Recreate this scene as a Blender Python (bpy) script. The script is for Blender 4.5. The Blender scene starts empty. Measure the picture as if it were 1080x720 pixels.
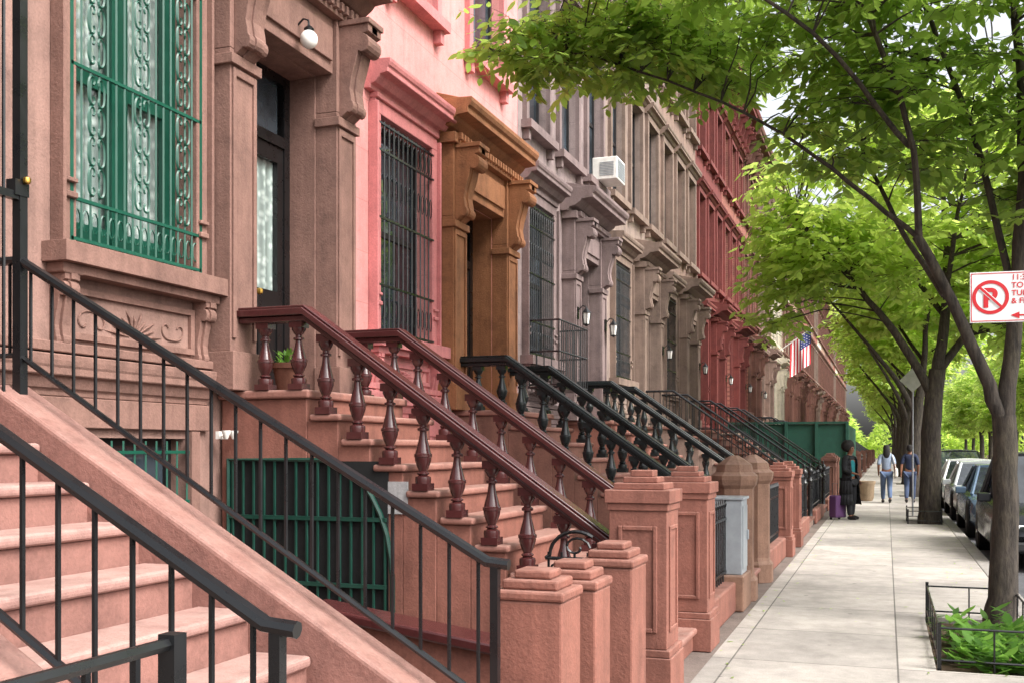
import bpy, math, random
from mathutils import Vector, Matrix
import numpy as np
R = random.Random(7)
sc = bpy.context.scene
COL = sc.collection

# ------------------------------------------------------------------ helpers
def lin(c, k=1.0):
    o = []
    for v in c:
        v = v/255.0
        v = v/12.92 if v <= .04045 else ((v+.055)/1.055)**2.4
        o.append(min(v*k, 1.0))
    return tuple(o)+(1.0,)

class MB:
    def __init__(s):
        s.v=[]; s.f=[]; s.m=[]; s.M=None
    def av(s,p):
        if s.M is not None: p = s.M @ Vector(p)
        s.v.append((p[0],p[1],p[2])); return len(s.v)-1
    def face(s,pts,mi=0):
        s.f.append([s.av(p) for p in pts]); s.m.append(mi)
    def box(s,x0,x1,y0,y1,z0,z1,mi=0):
        if x1<x0: x0,x1=x1,x0
        if y1<y0: y0,y1=y1,y0
        if z1<z0: z0,z1=z1,z0
        i=[s.av(p) for p in ((x0,y0,z0),(x1,y0,z0),(x1,y1,z0),(x0,y1,z0),(x0,y0,z1),(x1,y0,z1),(x1,y1,z1),(x0,y1,z1))]
        for q in ((0,3,2,1),(4,5,6,7),(0,1,5,4),(1,2,6,5),(2,3,7,6),(3,0,4,7)):
            s.f.append([i[k] for k in q]); s.m.append(mi)
    def prism(s,poly,axis,a,b,mi=0):
        def P(p,t):
            if axis=='y': return (p[0],t,p[1])
            if axis=='x': return (t,p[0],p[1])
            return (p[0],p[1],t)
        A=[s.av(P(p,a)) for p in poly]; B=[s.av(P(p,b)) for p in poly]; n=len(poly)
        s.f.append(A[::-1]); s.m.append(mi); s.f.append(B); s.m.append(mi)
        for k in range(n):
            s.f.append([A[k],A[(k+1)%n],B[(k+1)%n],B[k]]); s.m.append(mi)
    def lathe(s,cx,cy,prof,n=12,mi=0,rot=0.0,z0=0):
        rings=[]
        for r,z in prof:
            rings.append([s.av((cx+r*math.cos(rot+2*math.pi*k/n),cy+r*math.sin(rot+2*math.pi*k/n),z0+z)) for k in range(n)])
        for a,b in zip(rings,rings[1:]):
            for k in range(n):
                s.f.append([a[k],a[(k+1)%n],b[(k+1)%n],b[k]]); s.m.append(mi)
        s.f.append(rings[0][::-1]); s.m.append(mi); s.f.append(rings[-1]); s.m.append(mi)
    def loft(s,rings,mi=0,cap=True):
        I=[[s.av(p) for p in r] for r in rings]; n=len(I[0])
        for a,b in zip(I,I[1:]):
            for k in range(n):
                s.f.append([a[k],a[(k+1)%n],b[(k+1)%n],b[k]]); s.m.append(mi)
        if cap:
            s.f.append(I[0][::-1]); s.m.append(mi); s.f.append(I[-1]); s.m.append(mi)
    def tube(s,pts,r,n=6,mi=0,cap=True):
        pts=[Vector(p) for p in pts]; N=len(pts)
        if not hasattr(r,'__len__'): r=[r]*N
        t0=(pts[1]-pts[0]).normalized()
        up=Vector((0,0,1)) if abs(t0.z)<.9 else Vector((1,0,0))
        u=t0.cross(up).normalized(); rings=[]
        for i in range(N):
            t=(pts[min(i+1,N-1)]-pts[max(i-1,0)])
            if t.length<1e-9: t=t0
            t=t.normalized()
            u=(u-t*u.dot(t))
            if u.length<1e-6: u=t.orthogonal()
            u=u.normalized(); w=t.cross(u)
            rings.append([s.av(pts[i]+(u*math.cos(2*math.pi*k/n)+w*math.sin(2*math.pi*k/n))*r[i]) for k in range(n)])
        for a,b in zip(rings,rings[1:]):
            for k in range(n):
                s.f.append([a[k],a[(k+1)%n],b[(k+1)%n],b[k]]); s.m.append(mi)
        if cap:
            s.f.append(rings[0][::-1]); s.m.append(mi); s.f.append(rings[-1]); s.m.append(mi)
    def obj(s,name,mats,parent=None,smooth=False,bevel=0,seg=2,fixn=True,loc=None):
        me=bpy.data.meshes.new(name)
        me.from_pydata(s.v,[],s.f)
        if not isinstance(mats,(list,tuple)): mats=[mats]
        for m in mats: me.materials.append(m)
        me.polygons.foreach_set('material_index',s.m)
        if fixn:
            import bmesh
            bm=bmesh.new(); bm.from_mesh(me); bmesh.ops.recalc_face_normals(bm,faces=bm.faces); bm.to_mesh(me); bm.free()
        if smooth:
            me.polygons.foreach_set('use_smooth',[True]*len(me.polygons))
            me.set_sharp_from_angle(angle=math.radians(38))
        me.update()
        o=bpy.data.objects.new(name,me); COL.objects.link(o)
        if parent: o.parent=parent
        if loc: o.location=loc
        if bevel:
            b=o.modifiers.new('Bevel','BEVEL'); b.width=bevel; b.segments=seg; b.limit_method='ANGLE'; b.angle_limit=math.radians(40)
        return o

def empty(name,loc,label,cat,group=None,rot=0):
    o=bpy.data.objects.new(name,None); COL.objects.link(o); o.location=loc; o.rotation_euler=(0,0,rot); o.empty_display_size=.2
    tag(o,label,cat,group); return o
def tag(o,label,cat,group=None):
    o['label']=label; o['category']=cat
    if group: o['group']=group
def copy_tree(o,loc,rot=0,scale=1,label=None):
    n=o.copy(); COL.objects.link(n); n.location=loc; n.rotation_euler=(0,0,rot); n.scale=(scale,)*3
    if label: n['label']=label
    for c in o.children:
        k=c.copy(); COL.objects.link(k); k.parent=n
        for d in c.children:
            q=d.copy(); COL.objects.link(q); q.parent=k
    return n

# ------------------------------------------------------------------ materials
def newmat(name):
    m=bpy.data.materials.new(name); m.use_nodes=True
    nt=m.node_tree; b=nt.nodes['Principled BSDF']; return m,nt,b
def N(nt,t,**k):
    n=nt.nodes.new(t)
    for a,v in k.items(): setattr(n,a,v)
    return n
def noise(nt,vec,scale,detail=5,rough=.6):
    n=N(nt,'ShaderNodeTexNoise'); n.inputs['Scale'].default_value=scale; n.inputs['Detail'].default_value=detail; n.inputs['Roughness'].default_value=rough
    nt.links.new(vec,n.inputs['Vector']); return n.outputs['Fac']
def ramp(nt,fac,stops):
    r=N(nt,'ShaderNodeValToRGB'); e=r.color_ramp.elements
    e[0].position=stops[0][0]; e[0].color=stops[0][1]; e[1].position=stops[-1][0]; e[1].color=stops[-1][1]
    for p,c in stops[1:-1]:
        q=e.new(p); q.color=c
    nt.links.new(fac,r.inputs['Fac']); return r.outputs['Color']
def mix(nt,a,b,fac,mode='MIX'):
    n=N(nt,'ShaderNodeMix',data_type='RGBA',blend_type=mode)
    for sock,v in ((n.inputs[0],fac),(n.inputs[6],a),(n.inputs[7],b)):
        if hasattr(v,'is_linked'): nt.links.new(v,sock)
        else: sock.default_value=v
    return n.outputs[2]
def g(v): return (v,v,v,1)
def sc3(c,k): return (min(c[0]*k,1),min(c[1]*k,1),min(c[2]*k,1),1)
def mapping(nt,vec,scale):
    n=N(nt,'ShaderNodeMapping'); n.inputs['Scale'].default_value=scale; nt.links.new(vec,n.inputs['Vector']); return n.outputs[0]

def stone(name,rgb,var=.16,rough=.82,bump=.25,joints=None,k=1.0,spec=.3,streak=.22,brick=False,dust=0,grime=.26):
    m,nt,b=newmat(name); c=lin(rgb,k)
    gn=N(nt,'ShaderNodeNewGeometry'); pos=gn.outputs['Position']
    n1=noise(nt,pos,1.3,6,.65); n2=noise(nt,pos,55,3,.7); n3=noise(nt,pos,7,5,.7); n4=noise(nt,pos,2.6,8,.72)
    col=ramp(nt,n1,[(.3,sc3(c,1-var)),(.5,c),(.72,sc3(c,1+var*.8))])
    st=noise(nt,mapping(nt,pos,(5,5,.35)),1.6,5,.65)
    col=mix(nt,col,ramp(nt,st,[(.35,g(1-streak)),(.6,g(1))]),1.0,'MULTIPLY')
    col=mix(nt,col,ramp(nt,n2,[(.3,g(.85)),(.7,g(1.1))]),1.0,'MULTIPLY')
    col=mix(nt,col,ramp(nt,n3,[(.32,g(.87)),(.5,g(1)),(.75,g(1.06))]),1.0,'MULTIPLY')
    if grime: col=mix(nt,col,ramp(nt,n4,[(.3,(1-grime,1-grime,1-grime*.95,1)),(.47,g(.98)),(.6,g(1.02))]),1.0,'MULTIPLY')
    if dust:
        sp=N(nt,'ShaderNodeSeparateXYZ'); nt.links.new(gn.outputs['Normal'],sp.inputs[0])
        mt=N(nt,'ShaderNodeMath',operation='MULTIPLY'); nt.links.new(sp.outputs[2],mt.inputs[0]); nt.links.new(ramp(nt,n3,[(.35,g(dust*.2)),(.6,g(dust))]),mt.inputs[1]); mt.use_clamp=True
        col=mix(nt,col,lin((172,152,142)),mt.outputs[0])
    if joints:
        sep=N(nt,'ShaderNodeSeparateXYZ'); nt.links.new(pos,sep.inputs[0])
        cb=N(nt,'ShaderNodeCombineXYZ'); nt.links.new(sep.outputs[1],cb.inputs[0]); nt.links.new(sep.outputs[2],cb.inputs[1])
        br=N(nt,'ShaderNodeTexBrick'); br.inputs['Scale'].default_value=1; br.inputs['Brick Width'].default_value=joints[0]; br.inputs['Row Height'].default_value=joints[1]
        br.inputs['Mortar Size'].default_value=joints[2]; br.inputs['Mortar Smooth'].default_value=.3
        br.inputs['Color1'].default_value=g(1); br.inputs['Color2'].default_value=g(.93 if not brick else .72); br.inputs['Mortar'].default_value=g(.76 if not brick else 1.3)
        nt.links.new(cb.outputs[0],br.inputs['Vector'])
        col=mix(nt,col,br.outputs['Color'],1.0,'MULTIPLY')
    nt.links.new(col,b.inputs['Base Color']); b.inputs['Roughness'].default_value=rough
    b.inputs['Specular IOR Level'].default_value=spec
    bp=N(nt,'ShaderNodeBump'); bp.inputs['Strength'].default_value=bump; bp.inputs['Distance'].default_value=.02
    nt.links.new(n2,bp.inputs['Height'])
    bp2=N(nt,'ShaderNodeBump'); bp2.inputs['Strength'].default_value=bump*.6; bp2.inputs['Distance'].default_value=.05
    nt.links.new(n3,bp2.inputs['Height']); nt.links.new(bp.outputs[0],bp2.inputs['Normal']); nt.links.new(bp2.outputs[0],b.inputs['Normal'])
    return m
def paint(name,rgb,rough=.4,metal=0,k=1.0,var=.12,spec=.5,lincol=None):
    m,nt,b=newmat(name); c=lincol or lin(rgb,k)
    pos=N(nt,'ShaderNodeTexCoord').outputs['Object']
    n1=noise(nt,pos,9,4,.6)
    nt.links.new(ramp(nt,n1,[(.3,sc3(c,1-var)),(.7,sc3(c,1+var))]),b.inputs['Base Color'])
    nt.links.new(ramp(nt,n1,[(.3,g(max(rough-.08,.02))),(.7,g(rough+.1))]),b.inputs['Roughness'])
    b.inputs['Metallic'].default_value=metal; b.inputs['Specular IOR Level'].default_value=spec
    return m

IRON=paint('black_iron_paint',(18,19,21),.3,.0)
GREEN=paint('green_iron_paint',(8,70,54),.4)
DKGREEN=paint('dark_green_paint',(8,52,42),.45)
WHITE=paint('white_paint',(215,212,206),.5)
BRASS=paint('brass',(200,160,80),.3,1)
GREY=paint('grey_enamel',(140,145,150),.45)
BLACK=paint('black_door_paint',(18,17,18),.3)
DARK=paint('painted_dark_void',(10,10,11),.9)
FRAMEK=paint('black_window_frame',(28,26,27),.45)
RUBBER=paint('tyre_rubber',(22,22,22),.85)
CHROME=paint('chrome',(190,190,195),.2,1)
TERRA=stone('terracotta',(124,80,64),.1)
def glassmat(name,c=(.012,.016,.02,1),rough=.04):
    m,nt,b=newmat(name); pos=N(nt,'ShaderNodeNewGeometry').outputs['Position']
    n1=noise(nt,pos,1.7,3,.6)
    nt.links.new(ramp(nt,n1,[(.35,c),(.65,(c[0]*3+.01,c[1]*3+.012,c[2]*3+.014,1))]),b.inputs['Base Color'])
    b.inputs['Roughness'].default_value=rough; b.inputs['Specular IOR Level'].default_value=.9
    bp=N(nt,'ShaderNodeBump'); bp.inputs['Strength'].default_value=.05; bp.inputs['Distance'].default_value=.02
    nt.links.new(noise(nt,pos,1.1,1,.5),bp.inputs['Height']); nt.links.new(bp.outputs[0],b.inputs['Normal'])
    return m
GLASS=glassmat('window_glass')
def clearglass():
    m,nt,b=newmat('clear_glass'); nt.nodes.remove(b); out=nt.nodes['Material Output']
    t=N(nt,'ShaderNodeBsdfTransparent'); t.inputs[0].default_value=(.88,.93,.91,1)
    gl=N(nt,'ShaderNodeBsdfGlossy'); gl.inputs['Roughness'].default_value=.03
    mx=N(nt,'ShaderNodeMixShader'); mx.inputs[0].default_value=.14
    nt.links.new(t.outputs[0],mx.inputs[1]); nt.links.new(gl.outputs[0],mx.inputs[2]); nt.links.new(mx.outputs[0],out.inputs[0]); return m
CLEAR=clearglass()
def lacemat():
    m,nt,b=newmat('lace_curtain'); pos=N(nt,'ShaderNodeNewGeometry').outputs['Position']
    v=N(nt,'ShaderNodeTexVoronoi'); v.inputs['Scale'].default_value=14; nt.links.new(pos,v.inputs['Vector'])
    w=N(nt,'ShaderNodeTexWave',bands_direction='Y'); w.inputs['Scale'].default_value=3.2; w.inputs['Distortion'].default_value=1.5; nt.links.new(pos,w.inputs['Vector'])
    c=ramp(nt,v.outputs['Distance'],[(.1,lin((240,242,240))),(.55,lin((165,173,171)))])
    c=mix(nt,c,ramp(nt,w.outputs['Fac'],[(0,g(.55)),(1,g(1))]),1.0,'MULTIPLY')
    nt.links.new(c,b.inputs['Base Color']); b.inputs['Roughness'].default_value=.9
    return m
LACE=lacemat()

def leafmat(name,dark,light,trans,tf=.55):
    m,nt,b=newmat(name); out=nt.nodes['Material Output']
    geo=N(nt,'ShaderNodeNewGeometry')
    n1=noise(nt,geo.outputs['Position'],.9,3,.6)
    c1=ramp(nt,geo.outputs['Random Per Island'],[(0,dark),(1,light)])
    c2=mix(nt,c1,ramp(nt,n1,[(.35,g(.74)),(.65,g(1.2))]),1.0,'MULTIPLY')
    nt.links.new(c2,b.inputs['Base Color']); b.inputs['Roughness'].default_value=.42; b.inputs['Specular IOR Level'].default_value=.4
    tr=N(nt,'ShaderNodeBsdfTranslucent')
    t2=mix(nt,c2,trans,.85); nt.links.new(t2,tr.inputs[0])
    mx=N(nt,'ShaderNodeMixShader'); mx.inputs[0].default_value=tf
    nt.links.new(b.outputs[0],mx.inputs[1]); nt.links.new(tr.outputs[0],mx.inputs[2]); nt.links.new(mx.outputs[0],out.inputs[0])
    return m
LEAF1=leafmat('leaf_green',(.05,.13,.015,1),(.21,.35,.05,1),(.56,.76,.15,1))
LEAF2=leafmat('leaf_yellow_green',(.12,.24,.03,1),(.32,.48,.07,1),(.78,.93,.22,1),.6)
LEAF3=leafmat('leaf_low_plant',(.04,.11,.015,1),(.12,.26,.035,1),(.22,.42,.07,1))
def barkmat():
    m,nt,b=newmat('bark'); pos=N(nt,'ShaderNodeNewGeometry').outputs['Position']
    n1=noise(nt,mapping(nt,pos,(14,14,3)),1.5,6,.7)
    n2=noise(nt,pos,3,4)
    c=ramp(nt,n1,[(.35,(.018,.013,.010,1)),(.65,(.085,.066,.052,1))])
    c=mix(nt,c,ramp(nt,n2,[(.4,g(.75)),(.7,(1.0,1.05,.9,1))]),1.0,'MULTIPLY')
    nt.links.new(c,b.inputs['Base Color']); b.inputs['Roughness'].default_value=.9
    bp=N(nt,'ShaderNodeBump'); bp.inputs['Strength'].default_value=.8; bp.inputs['Distance'].default_value=.03
    nt.links.new(n1,bp.inputs['Height']); nt.links.new(bp.outputs[0],b.inputs['Normal']); return m
BARK=barkmat()

# ------------------------------------------------------------------ ground, road, pavement
def pavemat():
    m,nt,b=newmat('concrete_paving'); pos=N(nt,'ShaderNodeNewGeometry').outputs['Position']
    br=N(nt,'ShaderNodeTexBrick'); br.offset=0; br.inputs['Scale'].default_value=1
    br.inputs['Brick Width'].default_value=1.22; br.inputs['Row Height'].default_value=1.45; br.inputs['Mortar Size'].default_value=.008; br.inputs['Mortar Smooth'].default_value=.3
    br.inputs['Color1'].default_value=lin((172,165,157)); br.inputs['Color2'].default_value=lin((148,142,136)); br.inputs['Mortar'].default_value=lin((98,93,88))
    mp=N(nt,'ShaderNodeMapping'); mp.inputs['Location'].default_value=(1.14,.4,0); nt.links.new(pos,mp.inputs[0]); nt.links.new(mp.outputs[0],br.inputs['Vector'])
    c=br.outputs['Color']
    c=mix(nt,c,ramp(nt,noise(nt,pos,.9,7,.7),[(.32,g(.7)),(.6,g(1.06))]),1.0,'MULTIPLY')
    c=mix(nt,c,ramp(nt,noise(nt,pos,5,5,.7),[(.32,g(.8)),(.6,g(1.03))]),1.0,'MULTIPLY')
    c=mix(nt,c,ramp(nt,noise(nt,pos,90,2,.6),[(.3,g(.83)),(.7,g(1.08))]),1.0,'MULTIPLY')
    v=N(nt,'ShaderNodeTexVoronoi'); v.inputs['Scale'].default_value=2.6; nt.links.new(pos,v.inputs['Vector'])
    c=mix(nt,c,ramp(nt,v.outputs['Distance'],[(.05,g(.5)),(.08,g(1))]),1.0,'MULTIPLY')
    nt.links.new(c,b.inputs['Base Color']); b.inputs['Roughness'].default_value=.85
    bp=N(nt,'ShaderNodeBump'); bp.inputs['Strength'].default_value=.2; bp.inputs['Distance'].default_value=.01
    nt.links.new(noise(nt,pos,120,2),bp.inputs['Height']); nt.links.new(bp.outputs[0],b.inputs['Normal']); return m
PAVE=pavemat()
KERB=stone('kerb_stone',(144,139,134),.12)
ASPH=stone('asphalt',(80,80,83),.2,.9,.5,streak=.0)
EARTH=stone('earth',(74,58,44),.3,.95,.8,streak=0)
YARD=stone('yard_concrete',(112,100,94),.2,.9,.3,streak=0)

def struct(o): o['kind']='structure'; return o
mb=MB(); mb.face([(-1500,-1500,-.16),(1500,-1500,-.16),(1500,1500,-.16),(-1500,1500,-.16)]); struct(mb.obj('ground',EARTH,fixn=False))
mb=MB(); mb.box(1.42,10.0,-40,420,-.3,-.13); struct(mb.obj('road',ASPH))
mb=MB()
PY0,PY1=8.35,10.95
pits=[(.35,1.16,PY0,PY1),(.42,1.16,24.3,25.9),(.42,1.16,37.6,39.2),(.42,1.16,50.4,52)]
ys=sorted(set([-30,420]+[p[2] for p in pits]+[p[3] for p in pits])); 
for a,b_ in zip(ys,ys[1:]):
    pit=[p for p in pits if p[2]==a]
    if pit:
        p=pit[0]; mb.box(-1.3,p[0],a,b_,-.12,0); mb.box(p[1],1.22,a,b_,-.12,0)
    else: mb.box(-1.3,1.22,a,b_,-.12,0)
struct(mb.obj('pavement',PAVE))
mb=MB(); mb.box(1.223,1.42,-30,420,-.28,.004); struct(mb.obj('kerb',KERB,bevel=.015))
mb=MB(); mb.box(-5.6,-1.303,-30,180,-.12,-.006); struct(mb.obj('yard_ground',YARD))
mb=MB(); mb.box(10.0,10.2,-30,420,-.28,.0); mb.box(10.203,14,-30,420,-.28,-.004); struct(mb.obj('pavement',PAVE))

# ------------------------------------------------------------------ facade parts
def moulding_profile(p,h):
    return [(0,0),(.22*p,0),(.25*p,.14*h),(.42*p,.2*h),(.55*p,.36*h),(.6*p,.46*h),(.9*p,.5*h),(.9*p,.68*h),(.96*p,.74*h),(p,.86*h),(p,h),(0,1.06*h)]
def mould(mb,u0,u1,v,p,h,mi=0,ends=True,x0=0):
    prof=[(x0+a,v+b) for a,b in moulding_profile(p,h)]
    mb.prism(prof,'y',u0,u1,mi)
def console(mb,u,w,vt,h,p,mi=0,x0=0):
    pts=[(0,0),(p,0),(p,-.08*h)]
    for k in range(9):
        a=math.radians(80-k*26); pts.append((p*.78+math.cos(a)*p*.24, -.2*h+math.sin(a)*.1*h))
    pts+= [(p*.55,-.4*h),(p*.42,-.55*h),(p*.36,-.68*h),(p*.40,-.76*h)]
    for k in range(7):
        a=math.radians(60-k*30); pts.append((p*.34+math.cos(a)*p*.15,-.87*h+math.sin(a)*.07*h))
    pts.append((0,-h))
    mb.prism([(x0+a,vt+b) for a,b in pts],'y',u-w/2,u+w/2,mi)
    mb.box(x0,x0+p*1.06,u-w/2-.02,u+w/2+.02,vt,vt+.05,mi)
    pr=[(x0+a*.9+ .03,vt+b) for a,b in pts]
    mb.prism(pr,'y',u-w*.22,u+w*.22,mi)
def frame_rect(mb,u0,u1,v0,v1,t,x0,x1,mi=0,bottom=True):
    mb.box(x0,x1,u0-t,u0,v0,v1,mi); mb.box(x0,x1,u1,u1+t,v0,v1,mi)
    mb.box(x0,x1,u0-t,u1+t,v1,v1+t,mi)
    if bottom: mb.box(x0,x1,u0-t,u1+t,v0-t,v0,mi)

def facade(mb,W,H,ops):
    us=sorted(set([0,W]+[o[0] for o in ops]+[o[1] for o in ops])); vs=sorted(set([0,H]+[o[2] for o in ops]+[o[3] for o in ops]))
    for a,b in zip(us,us[1:]):
        for c,d in zip(vs,vs[1:]):
            cu=(a+b)/2; cv=(c+d)/2
            if any(o[0]<cu<o[1] and o[2]<cv<o[3] for o in ops): continue
            mb.face([(0,a,c),(0,b,c),(0,b,d),(0,a,d)])
    for u0,u1,v0,v1,dp in ops:
        mb.face([(0,u0,v0),(0,u0,v1),(-dp,u0,v1),(-dp,u0,v0)]); mb.face([(0,u1,v0),(-dp,u1,v0),(-dp,u1,v1),(0,u1,v1)])
        mb.face([(0,u0,v1),(0,u1,v1),(-dp,u1,v1),(-dp,u0,v1)]); mb.face([(0,u0,v0),(-dp,u0,v0),(-dp,u1,v0),(0,u1,v0)])
    e=.004
    mb.face([(0,e,0),(-9,e,0),(-9,e,H),(0,e,H)]); mb.face([(0,W-e,0),(0,W-e,H),(-9,W-e,H),(-9,W-e,0)])
    mb.face([(0,0,H),(0,W,H),(-9,W,H),(-9,0,H)]); mb.face([(-9,0,0),(-9,0,H),(-9,W,H),(-9,W,0)])

def scroll(mb,cx,cy,cz,size,r,kind='S',flip=1,ang=90,n=4,steps=22,mi=0,sx=1.0):
    def P(t): return math.radians(ang)+math.radians(255)*(t*t if kind=='S' else t*abs(t))*flip
    L=[]
    for half in (1,-1):
        x=z=0; pp=[]
        for i in range(steps):
            t=(i+.5)/steps*half; x+=math.cos(P(t))*half/steps; z+=math.sin(P(t))*half/steps; pp.append((x,z))
        L.append(pp)
    path=L[1][::-1]+[(0,0)]+L[0]
    xs=[p[0] for p in path]; zs=[p[1] for p in path]; s=size/max(max(zs)-min(zs),1e-3); mx=(max(xs)+min(xs))/2; mz=(max(zs)+min(zs))/2
    mb.tube([(cx,cy+(x-mx)*s*sx,cz+(z-mz)*s) for x,z in path],r,n,mi)

def window_part(parent,u0,u1,v0,v1,x,fm,kind='sash',glass=None,label=None):
    mb=MB(); t=.055
    mb.box(x-.06,x,u0,u0+t,v0,v1); mb.box(x-.06,x,u1-t,u1,v0,v1); mb.box(x-.06,x,u0+t,u1-t,v1-t,v1); mb.box(x-.06,x,u0+t,u1-t,v0,v0+t)
    vm=(v0+v1)/2
    if kind=='sash':
        mb.box(x-.055,x-.012,u0+t,u1-t,vm-.03,vm+.03)
    elif kind=='casement':
        um=(u0+u1)/2
        mb.box(x-.055,x+.01,um-.08,um+.08,v0+t,v1-t); mb.box(x-.05,x-.012,u0+t,um-.08,vm-.05,vm+.05); mb.box(x-.05,x-.012,um+.08,u1-t,vm-.05,vm+.05)
        mb.box(x-.05,x-.014,u0+t,um-.08,v0+t,v0+.22)
        mb.box(x-.05,x-.014,um+.08,u1-t,v0+t,v0+.22)
        mb.box(x-.05,x-.013,u0+t,u0+t+.08,v0+.22,v1-t); mb.box(x-.05,x-.013,u1-t-.08,u1-t,v0+.22,v1-t)
    w=mb.obj('window',fm,parent)
    mg=MB(); mg.face([(x-.035,u0+t*.5,v0+t*.5),(x-.035,u1-t*.5,v0+t*.5),(x-.035,u1-t*.5,v1-t*.5),(x-.035,u0+t*.5,v1-t*.5)])
    mg.obj('window_pane',glass or GLASS,w)
    return w

def bars(mb,x,u0,u1,v0,v1,n,r=.009,hs=(),nn=4):
    for i in range(n):
        u=u0+(u1-u0)*i/(n-1); mb.tube([(x,u,v0),(x,u,v1)],r,nn)
    for h in hs: mb.box(x-.012,x+.012,u0-.02,u1+.02,h-.011,h+.011)

def door_part(parent,dc,hw,v0,v1,x,mat,lace=False):
    mb=MB(); t=.09
    tr=v1-.62
    mb.box(x-.07,x,dc-hw,dc-hw+t,v0,v1); mb.box(x-.07,x,dc+hw-t,dc+hw,v0,v1); mb.box(x-.07,x,dc-hw+t,dc+hw-t,v1-.08,v1); mb.box(x-.07,x+.01,dc-hw+t,dc+hw-t,tr-.05,tr+.05)
    a=dc-hw+t+.003; b=dc+hw-t-.003; m=(a+b)/2
    for p,q in ((a,m-.004),(m+.004,b)):
        mb.box(x-.06,x-.012,p,p+.1,v0,tr-.053); mb.box(x-.06,x-.012,q-.1,q,v0,tr-.053)
        mb.box(x-.06,x-.012,p+.1,q-.1,v0,v0+.2); mb.box(x-.06,x-.012,p+.1,q-.1,v0+.78,v0+.95); mb.box(x-.06,x-.012,p+.1,q-.1,tr-.2,tr-.053)
        mb.box(x-.06,x-.03,p+.1,q-.1,v0+.2,v0+.78); mb.box(x-.03,x-.018,p+.14,q-.14,v0+.27,v0+.71)
    d=mb.obj('door',mat,parent)
    if lace:
        mc=MB(); n=30
        for k in range(n):
            u=a+.06+(b-a-.12)*k/n; w=a+.06+(b-a-.12)*(k+1)/n
            mc.face([(x-.075+.012*math.sin(k*1.6),u,v0+.85),(x-.075+.012*math.sin(k*1.6+1.6),w,v0+.85),(x-.075+.012*math.sin(k*1.6+1.6),w,tr-.1),(x-.075+.012*math.sin(k*1.6),u,tr-.1)])
        mc.obj('lace_curtain',LACE,d,fixn=False,smooth=True)
        mg=MB(); mg.face([(x-.045,a+.05,v0+.85),(x-.045,b-.05,v0+.85),(x-.045,b-.05,tr-.06),(x-.045,a+.05,tr-.06)])
        mg.obj('door_glass',CLEAR,d)
        mg=MB(); mg.face([(x-.045,a+.05,tr),(x-.045,b-.05,tr),(x-.045,b-.05,v1-.05),(x-.045,a+.05,v1-.05)])
        mg.obj('transom_glass',GLASS,d)
    else:
        mg=MB(); mg.face([(x-.045,a+.05,v0+.85),(x-.045,b-.05,v0+.85),(x-.045,b-.05,v1-.05),(x-.045,a+.05,v1-.05)])
        mg.obj('door_glass',GLASS,d)
    mh=MB(); mh.box(x-.012,x,m+.02,m+.07,v0+.8,v0+1.05); mh.tube([(x,m+.045,v0+.9),(x+.05,m+.045,v0+.9)],.012,6); mh.lathe(x+.06,m+.045,[(.005,-.03),(.028,-.02),(.032,0),(.028,.02),(.005,.03)],8,z0=v0+.9)
    mh.obj('handle',BRASS,d,smooth=True)
    return d

def lantern(parent,x,u,v,mat=IRON):
    mb=MB(); mb.box(x,x+.03,u-.04,u+.04,v-.1,v+.1); mb.tube([(x+.03,u,v+.05),(x+.1,u,v+.12),(x+.16,u,v+.1)],.01,5)
    mb.lathe(x+.16,u,[(.01,.1),(.02,.07),(.085,.0)],6,z0=v); mb.lathe(x+.16,u,[(.05,-.2),(.055,-.18),(.01,-.22)],6,z0=v)
    for k in range(6):
        a=2*math.pi*k/6; mb.tube([(x+.16+.075*math.cos(a),u+.075*math.sin(a),v),(x+.16+.05*math.cos(a),u+.05*math.sin(a),v-.19)],.006,3)
    o=mb.obj('wall_lantern',mat,parent)
    m2=MB(); m2.lathe(x+.16,u,[(.045,-.18),(.07,-.005)],6,z0=v); m2.obj('lamp_glass',WHITE,o)

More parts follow.
